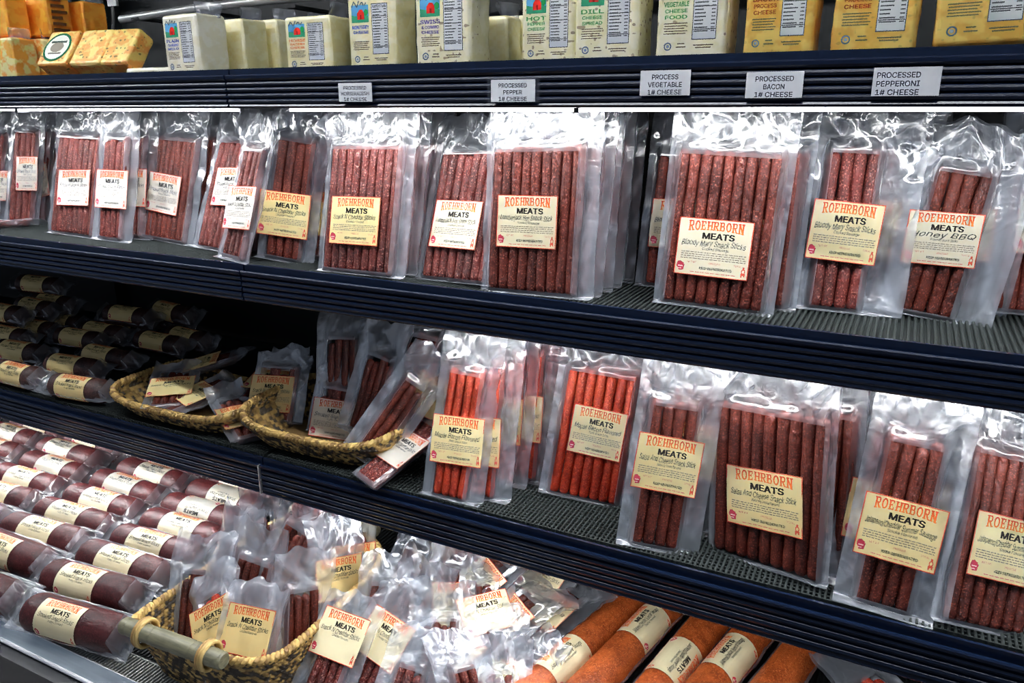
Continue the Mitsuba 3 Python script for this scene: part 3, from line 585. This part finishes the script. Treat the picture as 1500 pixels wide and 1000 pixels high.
# ------------------------------------------------------------------ baskets
def basket(label, cx, cy, z0, yaw, lx, ly, h, rim_fn, taper=.86, handles=False):
    t = thing('seagrass_basket', label, 'basket')
    Rz = rot(yaw); M = M4(Rz, (cx, cy, z0))
    per = 2 * (lx + ly); N = int(per / .0022); th = np.linspace(0, 2 * np.pi, 4000, endpoint=False)
    e = 5.0; px, py = np.sign(np.cos(th)) * np.abs(np.cos(th)) ** (2 / e) * lx / 2, np.sign(np.sin(th)) * np.abs(np.sin(th)) ** (2 / e) * ly / 2
    s = np.r_[0, np.cumsum(np.hypot(np.diff(px), np.diff(py)))]; L = s[-1] + math.hypot(px[-1] - px[0], py[-1] - py[0])
    si = np.linspace(0, L, N, endpoint=False); bx, by = np.interp(si, np.r_[s, L], np.r_[px, px[0]]), np.interp(si, np.r_[s, L], np.r_[py, py[0]])
    tx, ty = np.roll(bx, -1) - np.roll(bx, 1), np.roll(by, -1) - np.roll(by, 1); q = np.hypot(tx, ty); nx, ny = ty / q, -tx / q
    rim = h + rim_fn(bx / (lx / 2), by / (ly / 2))
    nz = int(rim.max() / .0022); tz = np.linspace(0, 1, nz)
    pitch, lump = .0066, L / round(L / .0094)
    Z = tz[:, None] * rim[None, :]; row = np.floor(Z / pitch); S_ = np.broadcast_to(si, Z.shape)
    ph = S_ / lump + row * .5 + .35 * ((Z / pitch) % 1)
    d = .0038 * np.sqrt(np.abs(np.sin(np.pi * ph)) + 1e-6) * np.sqrt(np.abs(np.sin(np.pi * Z / pitch)) + 1e-6)
    rnd = lambda a, b: (np.sin(a * 12.9898 + b * 78.233) * 43758.5453) % 1
    g = rnd(np.floor(ph), row); g2 = rnd(np.floor(ph) + 5, row + 3)
    col = srgb(182, 150, 88) * g[..., None] + srgb(100, 74, 38) * (1 - g[..., None])
    col = np.where(((np.floor(ph) + row) % 2 * .34 + g2 > .72)[..., None], srgb(44, 36, 26), col)
    f = taper + (1 - taper) * np.minimum(Z / h, 1.15)
    V, C, F, o = [], [], [], 0
    idx = np.arange(N * nz).reshape(nz, N); r1 = np.roll(idx, -1, axis=1)
    fo = np.vstack([np.stack([idx[:-1], r1[:-1], r1[1:]], -1).reshape(-1, 3), np.stack([idx[:-1], r1[1:], idx[1:]], -1).reshape(-1, 3)])
    for off, dd, flip in ((0, d, False), (-.007, -d, True)):
        V.append(np.stack([bx * f + nx * (off + dd), by * f + ny * (off + dd), Z], -1).reshape(-1, 3)); C.append(col.reshape(-1, 3))
        F.append((fo[:, ::-1] if flip else fo) + o); o += N * nz
    b0 = np.c_[bx * taper, by * taper, 0 * bx + .002]; V += [b0, [[0, 0, .002]]]; C += [np.tile(srgb(96, 74, 42), (N + 1, 1))]
    kk = np.arange(N); F.append(np.c_[kk + o, (kk + 1) % N + o, np.full(N, N + o)])
    body = put(t, 'woven_body', mikit.ply((np.vstack(V), np.vstack(F)), 'seagrass', smooth=True, color=np.vstack(C)), M)
    # rope rim of two twisted strands
    for k in range(2):
        m = int(L / .003); q = np.linspace(0, L, m); ix = (q / L * N).astype(int) % N
        a = q / .017 * 2 * np.pi + k * np.pi; ff = taper + (1 - taper) * np.minimum(rim[ix] / h, 1.15)
        c = np.c_[bx[ix] * ff + nx[ix] * (-.0035 + .0042 * np.cos(a)), by[ix] * ff + ny[ix] * (-.0035 + .0042 * np.cos(a)), rim[ix] + .0042 * np.sin(a)]
        mesh = tube(c, .0046, 7); cc = rnd(np.repeat(np.floor(q / .0085), 7), k); cc = np.r_[cc, .5, .5]
        put(t, 'rope_rim', mikit.ply(mesh, 'seagrass', smooth=True, color=srgb(206, 172, 100) * cc[:, None] + srgb(112, 82, 42) * (1 - cc[:, None])), M)
    if handles:
        for sgn in (-1, 1):
            y = sgn * (ly / 2 + .014); z = h + .022; xs = np.linspace(-.112, .104, 60)
            r = .0135 + .0016 * np.cos(xs / .116 * 1.2); 
            for g0 in (-.098, -.088, -.052, -.042, .0, .042, .052, .088, .098): r = r - .0016 * np.exp(-((xs - g0) / .0016) ** 2)
            r[0] *= .8; r[-1] *= .8
            hd = put(t, 'handle', mikit.ply(tube(np.c_[xs, 0 * xs + y, 0 * xs + z], r, 18), 'handle_wood', smooth=35), M, label='turned grey brown wooden handle')
            for x in (-.070, .066):
                for w in range(3):
                    a = np.linspace(0, 2 * np.pi, 20); 
                    c = np.c_[x + .005 * (w - 1) + .002 * np.sin(a), y - sgn * .006 + .0215 * np.cos(a), z - .006 + .023 * np.sin(a)]
                    m = tube(c, .0032, 6); cc = np.full(len(m.vertices), .5 + .4 * (w - 1) * .8)
                    put(hd, 'rope_binding', mikit.ply(m, 'seagrass', smooth=True, color=srgb(214, 184, 116) * cc[:, None] + srgb(140, 104, 56) * (1 - cc[:, None])), M)
    return t
basket('low woven seagrass basket beside the dark sausages on the third shelf', -1.335, 1.140, .8598, 1, .375, .27, .036, lambda a, b: .022 * np.abs(a) ** 3 - .012 * (b > 0) * b ** 4, taper=.80)
basket('woven seagrass basket on the third shelf full of upright stick packs', -.965, 1.155, .8598, 2, .355, .285, .043, lambda a, b: .034 * np.abs(a) ** 2.4 + .004 * np.cos(3 * a), taper=.80)
basket('large seagrass basket with wooden handles on the bottom deck, piled with bags', -.962, .893, .5602, 3, .315, .395, .106, lambda a, b: .010 * np.abs(b) ** 4 - .012 * np.abs(a) ** 6, taper=.84, handles=True)

# packs in the baskets on the third shelf
pack('B1', 'upright pack with curled sticks and tan label at the left in the right basket', 'stick_wine', 'A', 'label_tan', margins=(.014, .024, .010, .035), amp=.005, curl=(0, .004), stagger=.02)
pack('B2', 'stick pack with white label in the middle of the right basket', 'stick_wine', 'H', 'label_white', margins=(.018, .022, .010, .050), amp=.005, stagger=.02)
loose('pack leaning to the right behind the white label in the right basket', (-.765, 1.115, 1.020), rot(30, 12, 36), 3, .17, 'stick_dark', seed=411, stagger=.01)
loose('dark pack leaning steeply at the right end of the right basket', (-.735, 1.20, 1.065), rot(40, 14, 30), 3, .20, 'stick_dark', 'A', 'label_tan', seed=412, stagger=.02, margins=(.012, .02, .01, .045))
loose('pack at the back of the right basket behind the curled sticks', (-1.00, 1.20, 1.055), rot(10, 18, -4), 4, .17, 'stick_dark', seed=413)
loose('pack at the back of the right basket behind the white label', (-.88, 1.17, 1.040), rot(-8, 20, 6), 4, .16, 'stick_dark', seed=414)
loose('rear pack with its crumpled bag top near the dark shelf in the right basket', (-.83, 1.25, 1.07), rot(20, 12, 10), 4, .18, 'stick_dark', seed=415)
for i, (x, y, z, yaw, lean, n, lb) in enumerate(((-1.44, 1.14, .925, 40, 78, 4, 'flat pack nearest the dark sausages in the left basket'), (-1.30, 1.16, .915, -20, 80, 4, 'flat pack in the middle of the left basket, label up'),
                                                  (-1.24, 1.10, .905, 62, 76, 3, 'flat pack at the front of the left basket'), (-1.22, 1.26, .945, 12, 74, 4, 'flat pack at the back of the left basket'), (-1.38, 1.26, .940, -50, 76, 4, 'flat pack in the rear left corner of the left basket'))):
    loose(lb, (x, y, z), rot(yaw, lean, 0), n, .15, 'stick_dark', 'ABHAH'[i], 'label_tan', seed=420 + i, margins=(.016, .016, .01, .04), amp=.006, res=.0045)

# ------------------------------------------------------------------ summer sausages
def sausage_body(L, R, seed, taper=.0):
    rng = np.random.default_rng(seed); n, m = 40, 46
    x = np.r_[-L / 2, np.linspace(-L / 2 + .001, L / 2 - .001, m), L / 2]
    e = np.clip((L / 2 - np.abs(x)) / (R * .85), 0, 1); prof = R * np.sqrt(np.clip(1 - (1 - e) ** 2.4, 1e-4, 1))
    a = np.arange(n) * 2 * np.pi / n; X, A = np.meshgrid(x, a, indexing='ij')
    near = 1 - sstep(.0, .055, L / 2 - np.abs(X)); w = crumple(X, A * R, seed, .55)
    rr = prof[:, None] * (1 + .012 * np.sin(3 * X / L * 2 + seed) + .075 * near * w * .6 + .008 * w)
    V = np.stack([X, rr * np.cos(A), rr * np.sin(A)], -1).reshape(-1, 3); k = np.arange(n); k2 = (k + 1) % n; F = []
    for i in range(len(x) - 1): F += [np.c_[i * n + k, i * n + k2, (i + 1) * n + k2], np.c_[i * n + k, (i + 1) * n + k2, (i + 1) * n + k]]
    return V, np.vstack(F)
def sausage(label, c, yaw, L, R, color, elev=42, loff=0.0, pitch=0.0, paper_mat='label_cream', flavor='H', seed=0, tail=.028, name='summer_sausage', group=None, flip=False, bag=True, full=False, film_elev=62, lscale=(1, 1)):
    t = thing(name, label, 'sausage', group)
    A = rot(yaw) @ np.array([[math.cos(math.radians(pitch)), 0, math.sin(math.radians(pitch))], [0, 1, 0], [-math.sin(math.radians(pitch)), 0, math.cos(math.radians(pitch))]])
    M = M4(A, c)
    put(t, 'body', cached(('chub', L, R, color, seed % 4), lambda: mikit.ply(sausage_body(L, R, seed % 4 + 3), color, smooth=True)), M)
    Rl = A @ rot(0, elev, 0)
    if flip: Rl = Rl @ np.diag([-1, 1, -1.0])
    put_label(t, M4(Rl, np.asarray(c) + A @ [loff, 0, 0]), 0, ML[flavor] if flavor else '', SUB[flavor], full, paper_mat, R=round(R * 1.012, 4), scale=lscale)
    if bag:
        e = math.radians(film_elev); nrm = A @ np.array([0, -math.cos(e), math.sin(e)]); ax = A @ np.array([1, 0, 0]); side = np.cross(-nrm, ax)
        Mb = np.c_[side, -nrm, ax]
        b = bag_mesh(2 * R, L, 2 * R * .96, .006, .005, tail, tail, seed, .004, (0.004, -.004), 0.006, .006, hem=False)
        b = (b[0] - [0, 0, L / 2], b[1])
        put(t, 'bag', mikit.ply(b, 'film_thin', smooth=True), M4(Mb, c))
    return t
ORD = ['first', 'second', 'third', 'fourth', 'fifth', 'sixth', 'seventh', 'eighth']
cols = (('column of dark sausages beside the deck basket', [(-1.266, .716, 7.2), (-1.345, .803, 6.1), (-1.352, .880, 2.9), (-1.346, .956, 4.3), (-1.352, 1.031, 2.0), (-1.372, 1.104, 1.3), (-1.376, 1.178, -.4), (-1.380, 1.253, 0)]),
        ('middle column of dark sausages', [(-1.606, .806, 1.5), (-1.614, .881, 5.0), (-1.617, .955, 3.0), (-1.623, 1.031, 2.4), (-1.636, 1.107, -.4), (-1.636, 1.182, -.4), (-1.641, 1.257, -1.2), (-1.645, 1.333, 0)]),
        ('leftmost column of dark sausages', [(-1.545, .700, 4.0), (-1.880, .870, 3.0), (-1.880, .944, 6.0), (-1.895, 1.020, 2.8), (-1.905, 1.096, .5), (-1.955, 1.172, 1.0), (-1.945, 1.247, .0), (-1.950, 1.322, 1)]),
        ('farthest left column of dark sausages, under the lip', [(-2.165, 1.022, 2.0), (-2.170, 1.098, 1.0), (-2.210, 1.174, 0.5), (-2.200, 1.250, 1.5), (-2.205, 1.326, 0)]))
for ci, (what, rows) in enumerate(cols):
    for i, (x, y, yaw) in enumerate(rows):
        sausage(f'{ORD[i]} sausage from the front in the {what}', (x, y, .5972), yaw, .232, .0362, 'sausage_wine', elev=(34, 48, 52, 46, 56, 62, 60, 58)[i] + 3 * ci, loff=(-.012, -.008, .006, -.004, .01, .004, .02)[(i + ci) % 7], paper_mat='label_cream', seed=500 + ci * 20 + i * 3, flip=(ci == 0 and i in (5, 6)), group='dark sausages on the deck')
small = ((-1.639, 1.036, .8895, 6.8), (-1.865, 1.030, .8895, -.8), (-1.795, 1.126, .8895, 5.6), (-2.040, 1.143, .8895, 5.2), (-1.786, 1.215, .8895, .8), (-2.010, 1.290, .8895, 3.3), (-2.005, 1.362, .8895, -.2), (-2.005, 1.438, .8895, -2.2), (-1.979, 1.507, .8895, -1.5),
         (-1.780, 1.365, .8895, .3), (-1.745, 1.430, .8895, -6.0), (-1.840, 1.475, .942, -7.0), (-2.250, 1.330, .942, -3.2), (-2.270, 1.250, .942, .1), (-1.930, 1.392, .941, 3.5), (-2.330, 1.40, .99, 6.0), (-2.215, 1.22, .8895, 1.0), (-2.215, 1.30, .8895, 1.0), (-2.215, 1.385, .8895, 0.0), (-2.26, 1.39, .9415, 2.0))
WHERE = ('front sausage nearest the left basket on the unlit third shelf', 'front sausage at the left picture edge on the unlit third shelf', 'second-row sausage directly behind the front one nearest the left basket', 'second-row sausage at the left picture edge on the third shelf',
         'third-row sausage with its dark end toward the left basket', 'fourth-row sausage left of the third-row one, label half under film', 'fifth-row sausage with its label in the middle of the dark heap', 'sixth-row sausage deep in the dark heap', 'seventh-row sausage at the back of the dark heap',
         'sausage with tan label behind the left basket', 'sausage touching the one behind the left basket, farther back', 'topmost sausage at the back right of the dark heap', 'upper sausage with label near the left post on the third shelf', 'upper sausage at the left picture edge, stacked on others',
         'upper sausage lying across the middle of the dark heap', 'highest sausage in the far left dark corner of the third shelf', 'bottom sausage under the upper stack at far left', 'second bottom sausage under the upper stack at far left', 'third bottom sausage under the upper stack at far left', 'sausage supporting the highest one in the far left corner')
for i, (x, y, z, yaw) in enumerate(small):
    sausage(WHERE[i], (x, y, z), yaw, .172, .0285, 'sausage_black', elev=(22, 24, 38, 36, 44, 50, 52, 52, 54, 52, 52, 30, 40, 40, 60, 40, 40, 40, 40, 40)[i], loff=(-.004, .01, -.012, 0, -.02, 0, -.01, .01, 0, 0, 0, -.02, .0, .0, .0, .0, 0, 0, 0, 0)[i], paper_mat='label_tan', seed=600 + i * 3, lscale=(.92, .92), tail=.03, group='small sausages on the third shelf')
big = ((-.413, 1.075, .5935, 78, 'amber sausage with long slanting label beside the heap of bags', 60, -.06, True), (-.342, 1.095, .5935, 79, 'hazy bagged amber sausage second from the heap of bags', 70, .07, True), (-.252, 1.105, .5935, 80, 'amber sausage third from the heap of bags, label upside down', 76, -.01, True),
       (-.180, 1.12, .5935, 77, 'amber sausage fourth from the heap of bags with cream label', 70, .03, True), (-.098, 1.11, .5935, 76, 'amber sausage rightmost on the deck with label cut by the picture edge', 66, -.08, True))
for i, (x, y, z, yaw, lb, el, lo, fl) in enumerate(big):
    sausage(lb, (x, y, z), yaw, .40, .0325, 'sausage_amber', elev=el, loff=lo, paper_mat='label_cream', flavor='G', seed=700 + i * 5, name='smoked_sausage', tail=.03, flip=(i == 2), full=False, film_elev=88, group='amber sausages on the deck')
loose('pale crumpled bag at the lower right corner of the deck', (.03, 1.17, .625), rot(60, 74, 0), 4, .15, 'stick_red', seed=440)

# ------------------------------------------------------------------ packs heaped in the deck basket and beside it
HEAP = [  # label, tip, yaw, lean, roll, sticks, height, colour, print, label position, label angle
 ('red stick pack with upright cheddar label just behind the front wooden handle', (-.885, .792, .694), 4, 34, -4, 5, .15, 'stick_red', 'A', .105, 0),
 ('stick pack whose label is turned on its side at the front of the basket', (-.995, .800, .690), -6, 34, -42, 4, .14, 'stick_red', 'A', .085, 0),
 ('pack of short dark sticks at the left front of the deck basket', (-1.062, .840, .697), 10, 26, -6, 5, .15, 'stick_dark', None, None, 0),
 ('pack of uneven dark sticks in the middle of the deck basket', (-.968, .885, .722), 2, 26, 2, 5, .16, 'stick_dark', None, None, 0),
 ('pack standing edge-on against the right wall of the deck basket', (-.862, .880, .700), 70, 14, 14, 4, .15, 'stick_dark', None, None, 0),
 ('pack of curled sticks behind the uneven ones in the deck basket', (-.945, .985, .735), -6, 34, 8, 6, .16, 'stick_brown', None, None, 0),
 ('pack with two red stick ends at the back of the deck basket', (-.935, 1.045, .762), -4, 22, 4, 4, .17, 'stick_brown', None, None, 0),
 ('pack edge-on with tan label strip at the back right of the basket', (-.868, 1.030, .735), 64, 10, 12, 4, .165, 'stick_brown', 'A', .09, 0),
 ('second edge-on pack beside the tan label strip in the basket', (-.862, .975, .712), 66, 12, 10, 4, .155, 'stick_brown', 'A', .09, 0),
 ('bagged pack at the back left of the deck basket, mostly crumpled plastic', (-1.072, 1.00, .735), 8, 20, -8, 4, .14, 'stick_dark', None, None, 0),
 ('bagged pack in the left middle of the deck basket', (-1.065, .925, .712), -10, 26, -4, 5, .14, 'stick_dark', None, None, 0),
 ('rear bagged pack of the deck basket close under the third shelf', (-1.02, 1.06, .755), 14, 14, 2, 4, .15, 'stick_dark', None, None, 0)]
for i, (lb, tip, yaw, lean, roll, n, H, colr, pt, v, a) in enumerate(HEAP):
    loose(lb, tip, rot(yaw, lean, roll), n, H, colr, pt, 'label_tan', v, a, seed=800 + 11 * i, margins=(.022, .024, .012, .065 if i > 1 else .05), D=.0155, ground=.572, group='packs heaped in the deck basket')
PILE = [
 ('heap pack at the bottom picture edge with label, left of two', (-.758, .868, .672), 2, 40, 2, 4, .15, 'stick_wine', 'A', .10, 0),
 ('heap pack at the bottom picture edge with label, right of two', (-.682, .905, .680), -6, 40, 8, 5, .16, 'stick_wine', 'A', .10, 0),
 ('heap pack of three thick sticks at the bottom picture edge', (-.618, .860, .655), 24, 42, 14, 3, .15, 'stick_wine', None, None, 0),
 ('heap pack standing on edge right of the three thick sticks', (-.545, .890, .660), 66, 30, 10, 3, .15, 'stick_brown', None, None, 0),
 ('bag-covered heap pack right beside the deck basket', (-.755, .985, .690), 10, 44, -6, 4, .15, 'stick_dark', None, None, 0),
 ('bag-covered heap pack in front of the back wooden handle', (-.752, 1.085, .705), -14, 40, -4, 4, .15, 'stick_dark', None, None, 0),
 ('heap pack seen edge-on with a tan label strip', (-.655, 1.045, .712), 68, 24, 22, 4, .16, 'stick_dark', 'A', .09, 0),
 ('frosted heap pack behind the two labelled ones', (-.690, .985, .695), -4, 46, 10, 5, .15, 'stick_dark', None, None, 0),
 ('heap pack high under the third shelf at the left', (-.700, 1.18, .735), 6, 34, -6, 5, .16, 'stick_brown', None, None, 0),
 ('heap pack high under the third shelf in the middle', (-.612, 1.20, .728), -12, 40, 4, 4, .16, 'stick_dark', None, None, 0),
 ('heap pack lying with orange headed label up near the third shelf', (-.590, 1.13, .700), -28, 58, 0, 4, .15, 'stick_dark', 'A', .09, -8),
 ('heap pack lying with long label left of the amber sausages', (-.512, 1.085, .675), -30, 64, 0, 4, .15, 'stick_dark', 'A', .09, -6),
 ('lower heap pack lying with label, its dark stick ends showing', (-.548, .995, .662), -34, 62, 0, 5, .15, 'stick_dark', 'A', .085, -4),
 ('clear bagged heap pack next to the first amber sausage', (-.500, .925, .640), 14, 58, -6, 4, .14, 'stick_brown', None, None, 0),
 ('heap pack at the back next to the first amber sausage', (-.505, 1.22, .700), -20, 50, 0, 4, .16, 'stick_dark', 'A', .09, 0),
 ('heap pack lying flat against the first amber sausage, label toward the front', (-.475, .990, .632), -22, 74, 0, 4, .15, 'stick_dark', 'A', .085, -4),
 ('heap pack lying flat beside the first amber sausage, farther back', (-.462, 1.160, .655), -26, 70, 0, 4, .15, 'stick_dark', 'A', .085, 6),
 ('lowest heap pack beside the amber sausages at the bottom picture edge', (-.505, .860, .622), -12, 70, 0, 4, .14, 'stick_wine', None, None, 0),
 ('heap pack lying across the others in the middle, label half under film', (-.600, 1.060, .688), 36, 66, 0, 4, .15, 'stick_dark', 'A', .085, 10),
 ('crumpled heap pack in the middle of the deck heap', (-.622, .955, .680), 12, 50, -10, 4, .14, 'stick_dark', None, None, 0)]
for i, (lb, tip, yaw, lean, roll, n, H, colr, pt, v, a) in enumerate(PILE):
    loose(lb, (tip[0], tip[1], tip[2] - .014), rot(yaw, lean + 4, roll), n, H, colr, pt, 'label_cream', v, a, seed=900 + 13 * i, margins=(.026, .028, .012, .056), amp=.0046, D=.0155, ground=.563, group='packs heaped beside the amber sausages')

# ------------------------------------------------------------------ cheese
def cheese_print(w, h, words, col, low=0):
    pr = Print(); X = lambda u: -w / 2 + u * w; Y = lambda v: h / 2 - v * h
    sky, grass, red = srgb(86, 150, 190), srgb(50, 128, 92), srgb(196, 48, 42)
    pr.rect(X(.10), Y(.37), X(.46), Y(.14), sky)
    pr.poly(Polygon([(X(.10), Y(.37)), (X(.46), Y(.37)), (X(.46), Y(.29)), (X(.36), Y(.25)), (X(.24), Y(.29)), (X(.10), Y(.27))]), grass, .0001)
    pr.poly(Polygon([(X(.22), Y(.33)), (X(.22), Y(.25)), (X(.27), Y(.20)), (X(.33), Y(.20)), (X(.37), Y(.25)), (X(.37), Y(.33))]), red, .0002)
    pr.poly(affinity.scale(Point(X(.41), Y(.24)).buffer(w * .045, 6), 1, 1.1), srgb(30, 110, 60), .0002)
    pr.rect(X(.28), Y(.33), X(.31), Y(.27), srgb(120, 24, 24), .0003)
    for k, (a, b, c2, d) in enumerate(((.11, .17, .16, .09), (.17, .10, .22, .17), (.22, .17, .27, .08), (.29, .14, .33, .10), (.34, .10, .36, .15), (.38, .15, .42, .11))):
        pr.poly(pline((X(a), Y(b)), (X(c2), Y(d)), w * .018), srgb(70, 84, 92), .0003)
    for i, s in enumerate(words): pr.text(s, X(.28), Y(.455 + .062 * i), h * (.046 if i == 0 else .036), col, width=w * (.36 if i == 0 else .32), bold=True, centre=True)
    rng = np.random.default_rng(len(words[0]))
    for k in range(5): pr.rect(X(.11 + .01 * (k % 2)), Y(.63 + .026 * k), X(.45 - .02 * (k % 3)), Y(.63 + .026 * k) + h * .010, srgb(96, 84, 62))
    ring = Point(X(.18), Y(.86)).buffer(w * .055, 10).difference(Point(X(.18), Y(.86)).buffer(w * .038, 10)); pr.poly(ring, srgb(88, 100, 116)); pr.poly(Point(X(.18), Y(.86)).buffer(w * .022, 6), srgb(140, 150, 160))
    pr.rect(X(.30), Y(.875), X(.44), Y(.862), srgb(96, 84, 62)); pr.rect(X(.32), Y(.84), X(.42), Y(.828), srgb(96, 84, 62))
    pr.rect(X(.52), Y(.80), X(.86), Y(.13), srgb(70, 72, 76)); pr.rect(X(.53), Y(.79), X(.85), Y(.14), srgb(188, 192, 192), .0001)
    pr.text('Nutrition Facts', X(.69), Y(.185), h * .036, srgb(40, 42, 44), width=w * .29, bold=True, centre=True, lift=.0002)
    for k in range(15):
        y = .215 + .036 * k; pr.rect(X(.545), Y(y), X(.545 + rng.uniform(.12, .2)), Y(y) + h * .013, srgb(70, 72, 76), .0002); pr.rect(X(.78), Y(y), X(.835), Y(y) + h * .012, srgb(80, 82, 86), .0002)
    for y in (.30, .47, .70): pr.rect(X(.535), Y(y), X(.845), Y(y) + h * .010, srgb(60, 62, 66), .0002)
    pr.rect(X(.55), Y(.86), X(.83), Y(.848), srgb(96, 84, 62)); pr.rect(X(.58), Y(.885), X(.80), Y(.873), srgb(96, 84, 62))
    return pr.done()
def cheese_block(label, x0, y0, w, d, h, m, words=None, col=None, yaw=0.0, z=1.5612, lean=0.0, roll=0.0, name='cheese_block', seed=0, knob=True):
    """x0, y0: the front left lower corner"""
    t = thing(name, label, 'cheese', 'cheeses on the top shelf')
    R = rot(yaw, lean, roll); c = np.array([x0, y0, z]) + R @ [w / 2, d / 2, h / 2]
    b = rbox(w, d, h, .006).subdivide_to_size(.012); V = np.asarray(b.vertices)
    nn = meshkit.fbm(V * 45 + seed * 3.1, 2, seed) - .5
    V = V + V / np.linalg.norm(V, axis=1, keepdims=True) * nn[:, None] * .0042 * (V[:, 1:2] > -d / 2 + .004)
    put(t, 'block', mikit.ply((V, b.faces), m, smooth=50), M4(R, c))
    if words:
        v, f, cl = cheese_print(w, h, words, col)
        put(t, 'wrapper_print', mikit.ply((np.c_[v[:, 0], -d / 2 - .0004 - v[:, 2], v[:, 1]], f), 'ink', color=cl), M4(R, c))
    if knob:
        k = bag_mesh(.03, .006, .003, .006, .006, .004, .018, seed + 5, .003, amp=.006)
        put(t, 'wrapper_end', mikit.ply(k, 'film_thin', smooth=True), M4(R @ rot(80, 0, 0), c + R @ [w / 2 - .008, .0, h / 2 - .004]), 'twisted end of the clear wrapper')
    return t
GR, BL, OR, PU, RD = srgb(60, 132, 62), srgb(44, 64, 150), srgb(226, 112, 40), srgb(70, 48, 120), srgb(140, 44, 28)
cheese_block('white cheese block with blue lettering, leftmost of the white ones', -1.228, 1.035, .100, .062, .100, 'cheese_white', ['PLAIN', 'CHEESE', 'MILD'], BL, yaw=-7, seed=1)
for i in range(3): cheese_block(('unlabelled white cheese slab right behind the leftmost white block', 'second white slab in the row behind the leftmost white block', 'third white slab in the row behind the leftmost white block')[i], -1.205 + .02 * i, 1.112 + .066 * i, .100, .058, (.098, .102, .100)[i], 'cheese_yellow', seed=3 + i, yaw=-4)
cheese_block('pale cheese block with orange HORSERADISH lettering', -.944, 1.035, .094, .058, .084, 'cheese_yellow', ['HORSE', 'RADISH', 'CHEESE'], OR, seed=6)
cheese_block('pale cheese block with blue MONTEREY lettering', -.806, 1.025, .088, .060, .107, 'cheese_yellow', ['MONTEREY', 'CHEESE'], BL, seed=7)
cheese_block('pale cheese block with purple SWISS lettering', -.680, 1.022, .094, .060, .110, 'cheese_speckled', ['SWISS', '& COMBO', 'CHEESE'], PU, seed=8)
cheese_block('half hidden pale cheese behind the gap, left one of two', -.640, 1.120, .062, .050, .078, 'cheese_yellow', seed=9)
cheese_block('half hidden pale cheese behind the gap, right one of two', -.628, 1.180, .090, .060, .084, 'cheese_yellow', seed=10)
cheese_block('pale cheese block with green HOT PEPPER lettering', -.508, 1.026, .082, .060, .104, 'cheese_speckled', ['HOT', 'PEPPER', 'CHEESE'], GR, seed=11)
cheese_block('pale cheese block with green DILL lettering', -.424, 1.016, .088, .060, .110, 'cheese_speckled', ['DILL', 'CHEESE', 'SPREAD'], GR, seed=12)
cheese_block('pale cheese block with green VEGETABLE lettering', -.312, 1.014, .088, .066, .114, 'cheese_speckled', ['VEGETABLE', 'CHEESE', 'FOOD'], GR, seed=13)
cheese_block('amber cheese block with dark red BACON lettering', -.203, 1.014, .080, .060, .114, 'cheese_amber', ['BACON', 'PROCESS', 'CHEESE'], RD, seed=14)
cheese_block('amber cheese block with dark red PEPPERONI lettering', -.104, 1.012, .088, .060, .116, 'cheese_amber', ['PEPPERONI', 'PROCESS', 'CHEESE'], RD, seed=15)
cheese_block('amber cheese block cut by the right picture edge', .001, 1.014, .094, .060, .116, 'cheese_amber', ['SMOKED', 'PROCESS', 'CHEESE'], RD, z=1.5655, roll=-1.5, seed=16)
for i in range(3): cheese_block(('orange and white marbled cheese at the left picture edge', 'second marbled cheese slab behind the one at the left edge', 'third marbled cheese slab behind the one at the left edge')[i], -1.815 + .012 * i, 1.06 + .062 * i, .098, .056, (.086, .088, .086)[i], 'cheese_marbled', seed=20 + i)
cheese_block('small marbled cheese behind the marbled slabs', -1.700, 1.250, .06, .05, .094, 'cheese_marbled', seed=24)
cheese_block('orange cheddar block at the left picture edge on top of the marbled slabs', -1.855, 1.07, .125, .05, .08, 'cheese_orange', z=1.6505, seed=25)
o = cheese_block('orange cheddar block with dark stamp on top of the marbled slabs', -1.775, 1.130, .090, .056, .095, 'cheese_orange', z=1.6525, seed=26)
pr = Print()
for k in range(6): pr.rect(-.020 + .0 * k, -.036 + .012 * k, .016 - .006 * (k % 3), -.030 + .012 * k, srgb(70, 40, 24))
v, f, cl = pr.done(); put(o, 'stamp', mikit.ply((np.c_[0 * v[:, 0] + .0006, v[:, 0], v[:, 1]], f), 'ink', color=cl), M4(np.eye(3), (-1.6815, 1.158, 1.700)), 'dark printed stamp')
cheese_block('rear orange cheddar block right of the stamped one', -1.745, 1.200, .078, .06, .078, 'cheese_orange', z=1.6525, seed=27)
for i, lb in enumerate(('pepper flecked orange cheese slice with an oval picture label', 'second leaning pepper flecked orange cheese slice', 'third leaning pepper flecked orange cheese slice')):
    x = (-1.600, -1.512, -1.448)[i]
    o = cheese_block(lb, x, (1.030, 1.040, 1.050)[i], .082, .040, .084, 'cheese_pepper', yaw=4, lean=36, roll=0, name='cheese_slice', z=1.5875, seed=30 + i, knob=False)
    if i == 0:
        pr = Print(); e = affinity.scale(Point(0, 0).buffer(1, 16), .036, .034); pr.poly(e, srgb(40, 84, 58)); pr.poly(affinity.scale(e, .86, .86), srgb(222, 222, 206), .0002)
        pr.poly(affinity.scale(e, .5, .36), srgb(132, 126, 112), .0003); pr.rect(-.022, .010, .022, .015, srgb(60, 70, 64), .0003); pr.rect(-.018, -.017, .018, -.013, srgb(120, 116, 104), .0003)
        v, f, cl = pr.done(); R = rot(4, 36, 0)
        put(o, 'picture_label', mikit.ply((np.c_[v[:, 0], -v[:, 2], v[:, 1]], f), 'ink', color=cl), M4(R, np.array([x, 1.030, 1.5875]) + R @ [.041, -.0006, .042]), 'oval picture label')
cheese_block('flat greyish cheese slab lying left of the leftmost white block', -1.376, 1.062, .122, .07, .017, 'cheese_white', seed=34, knob=False)
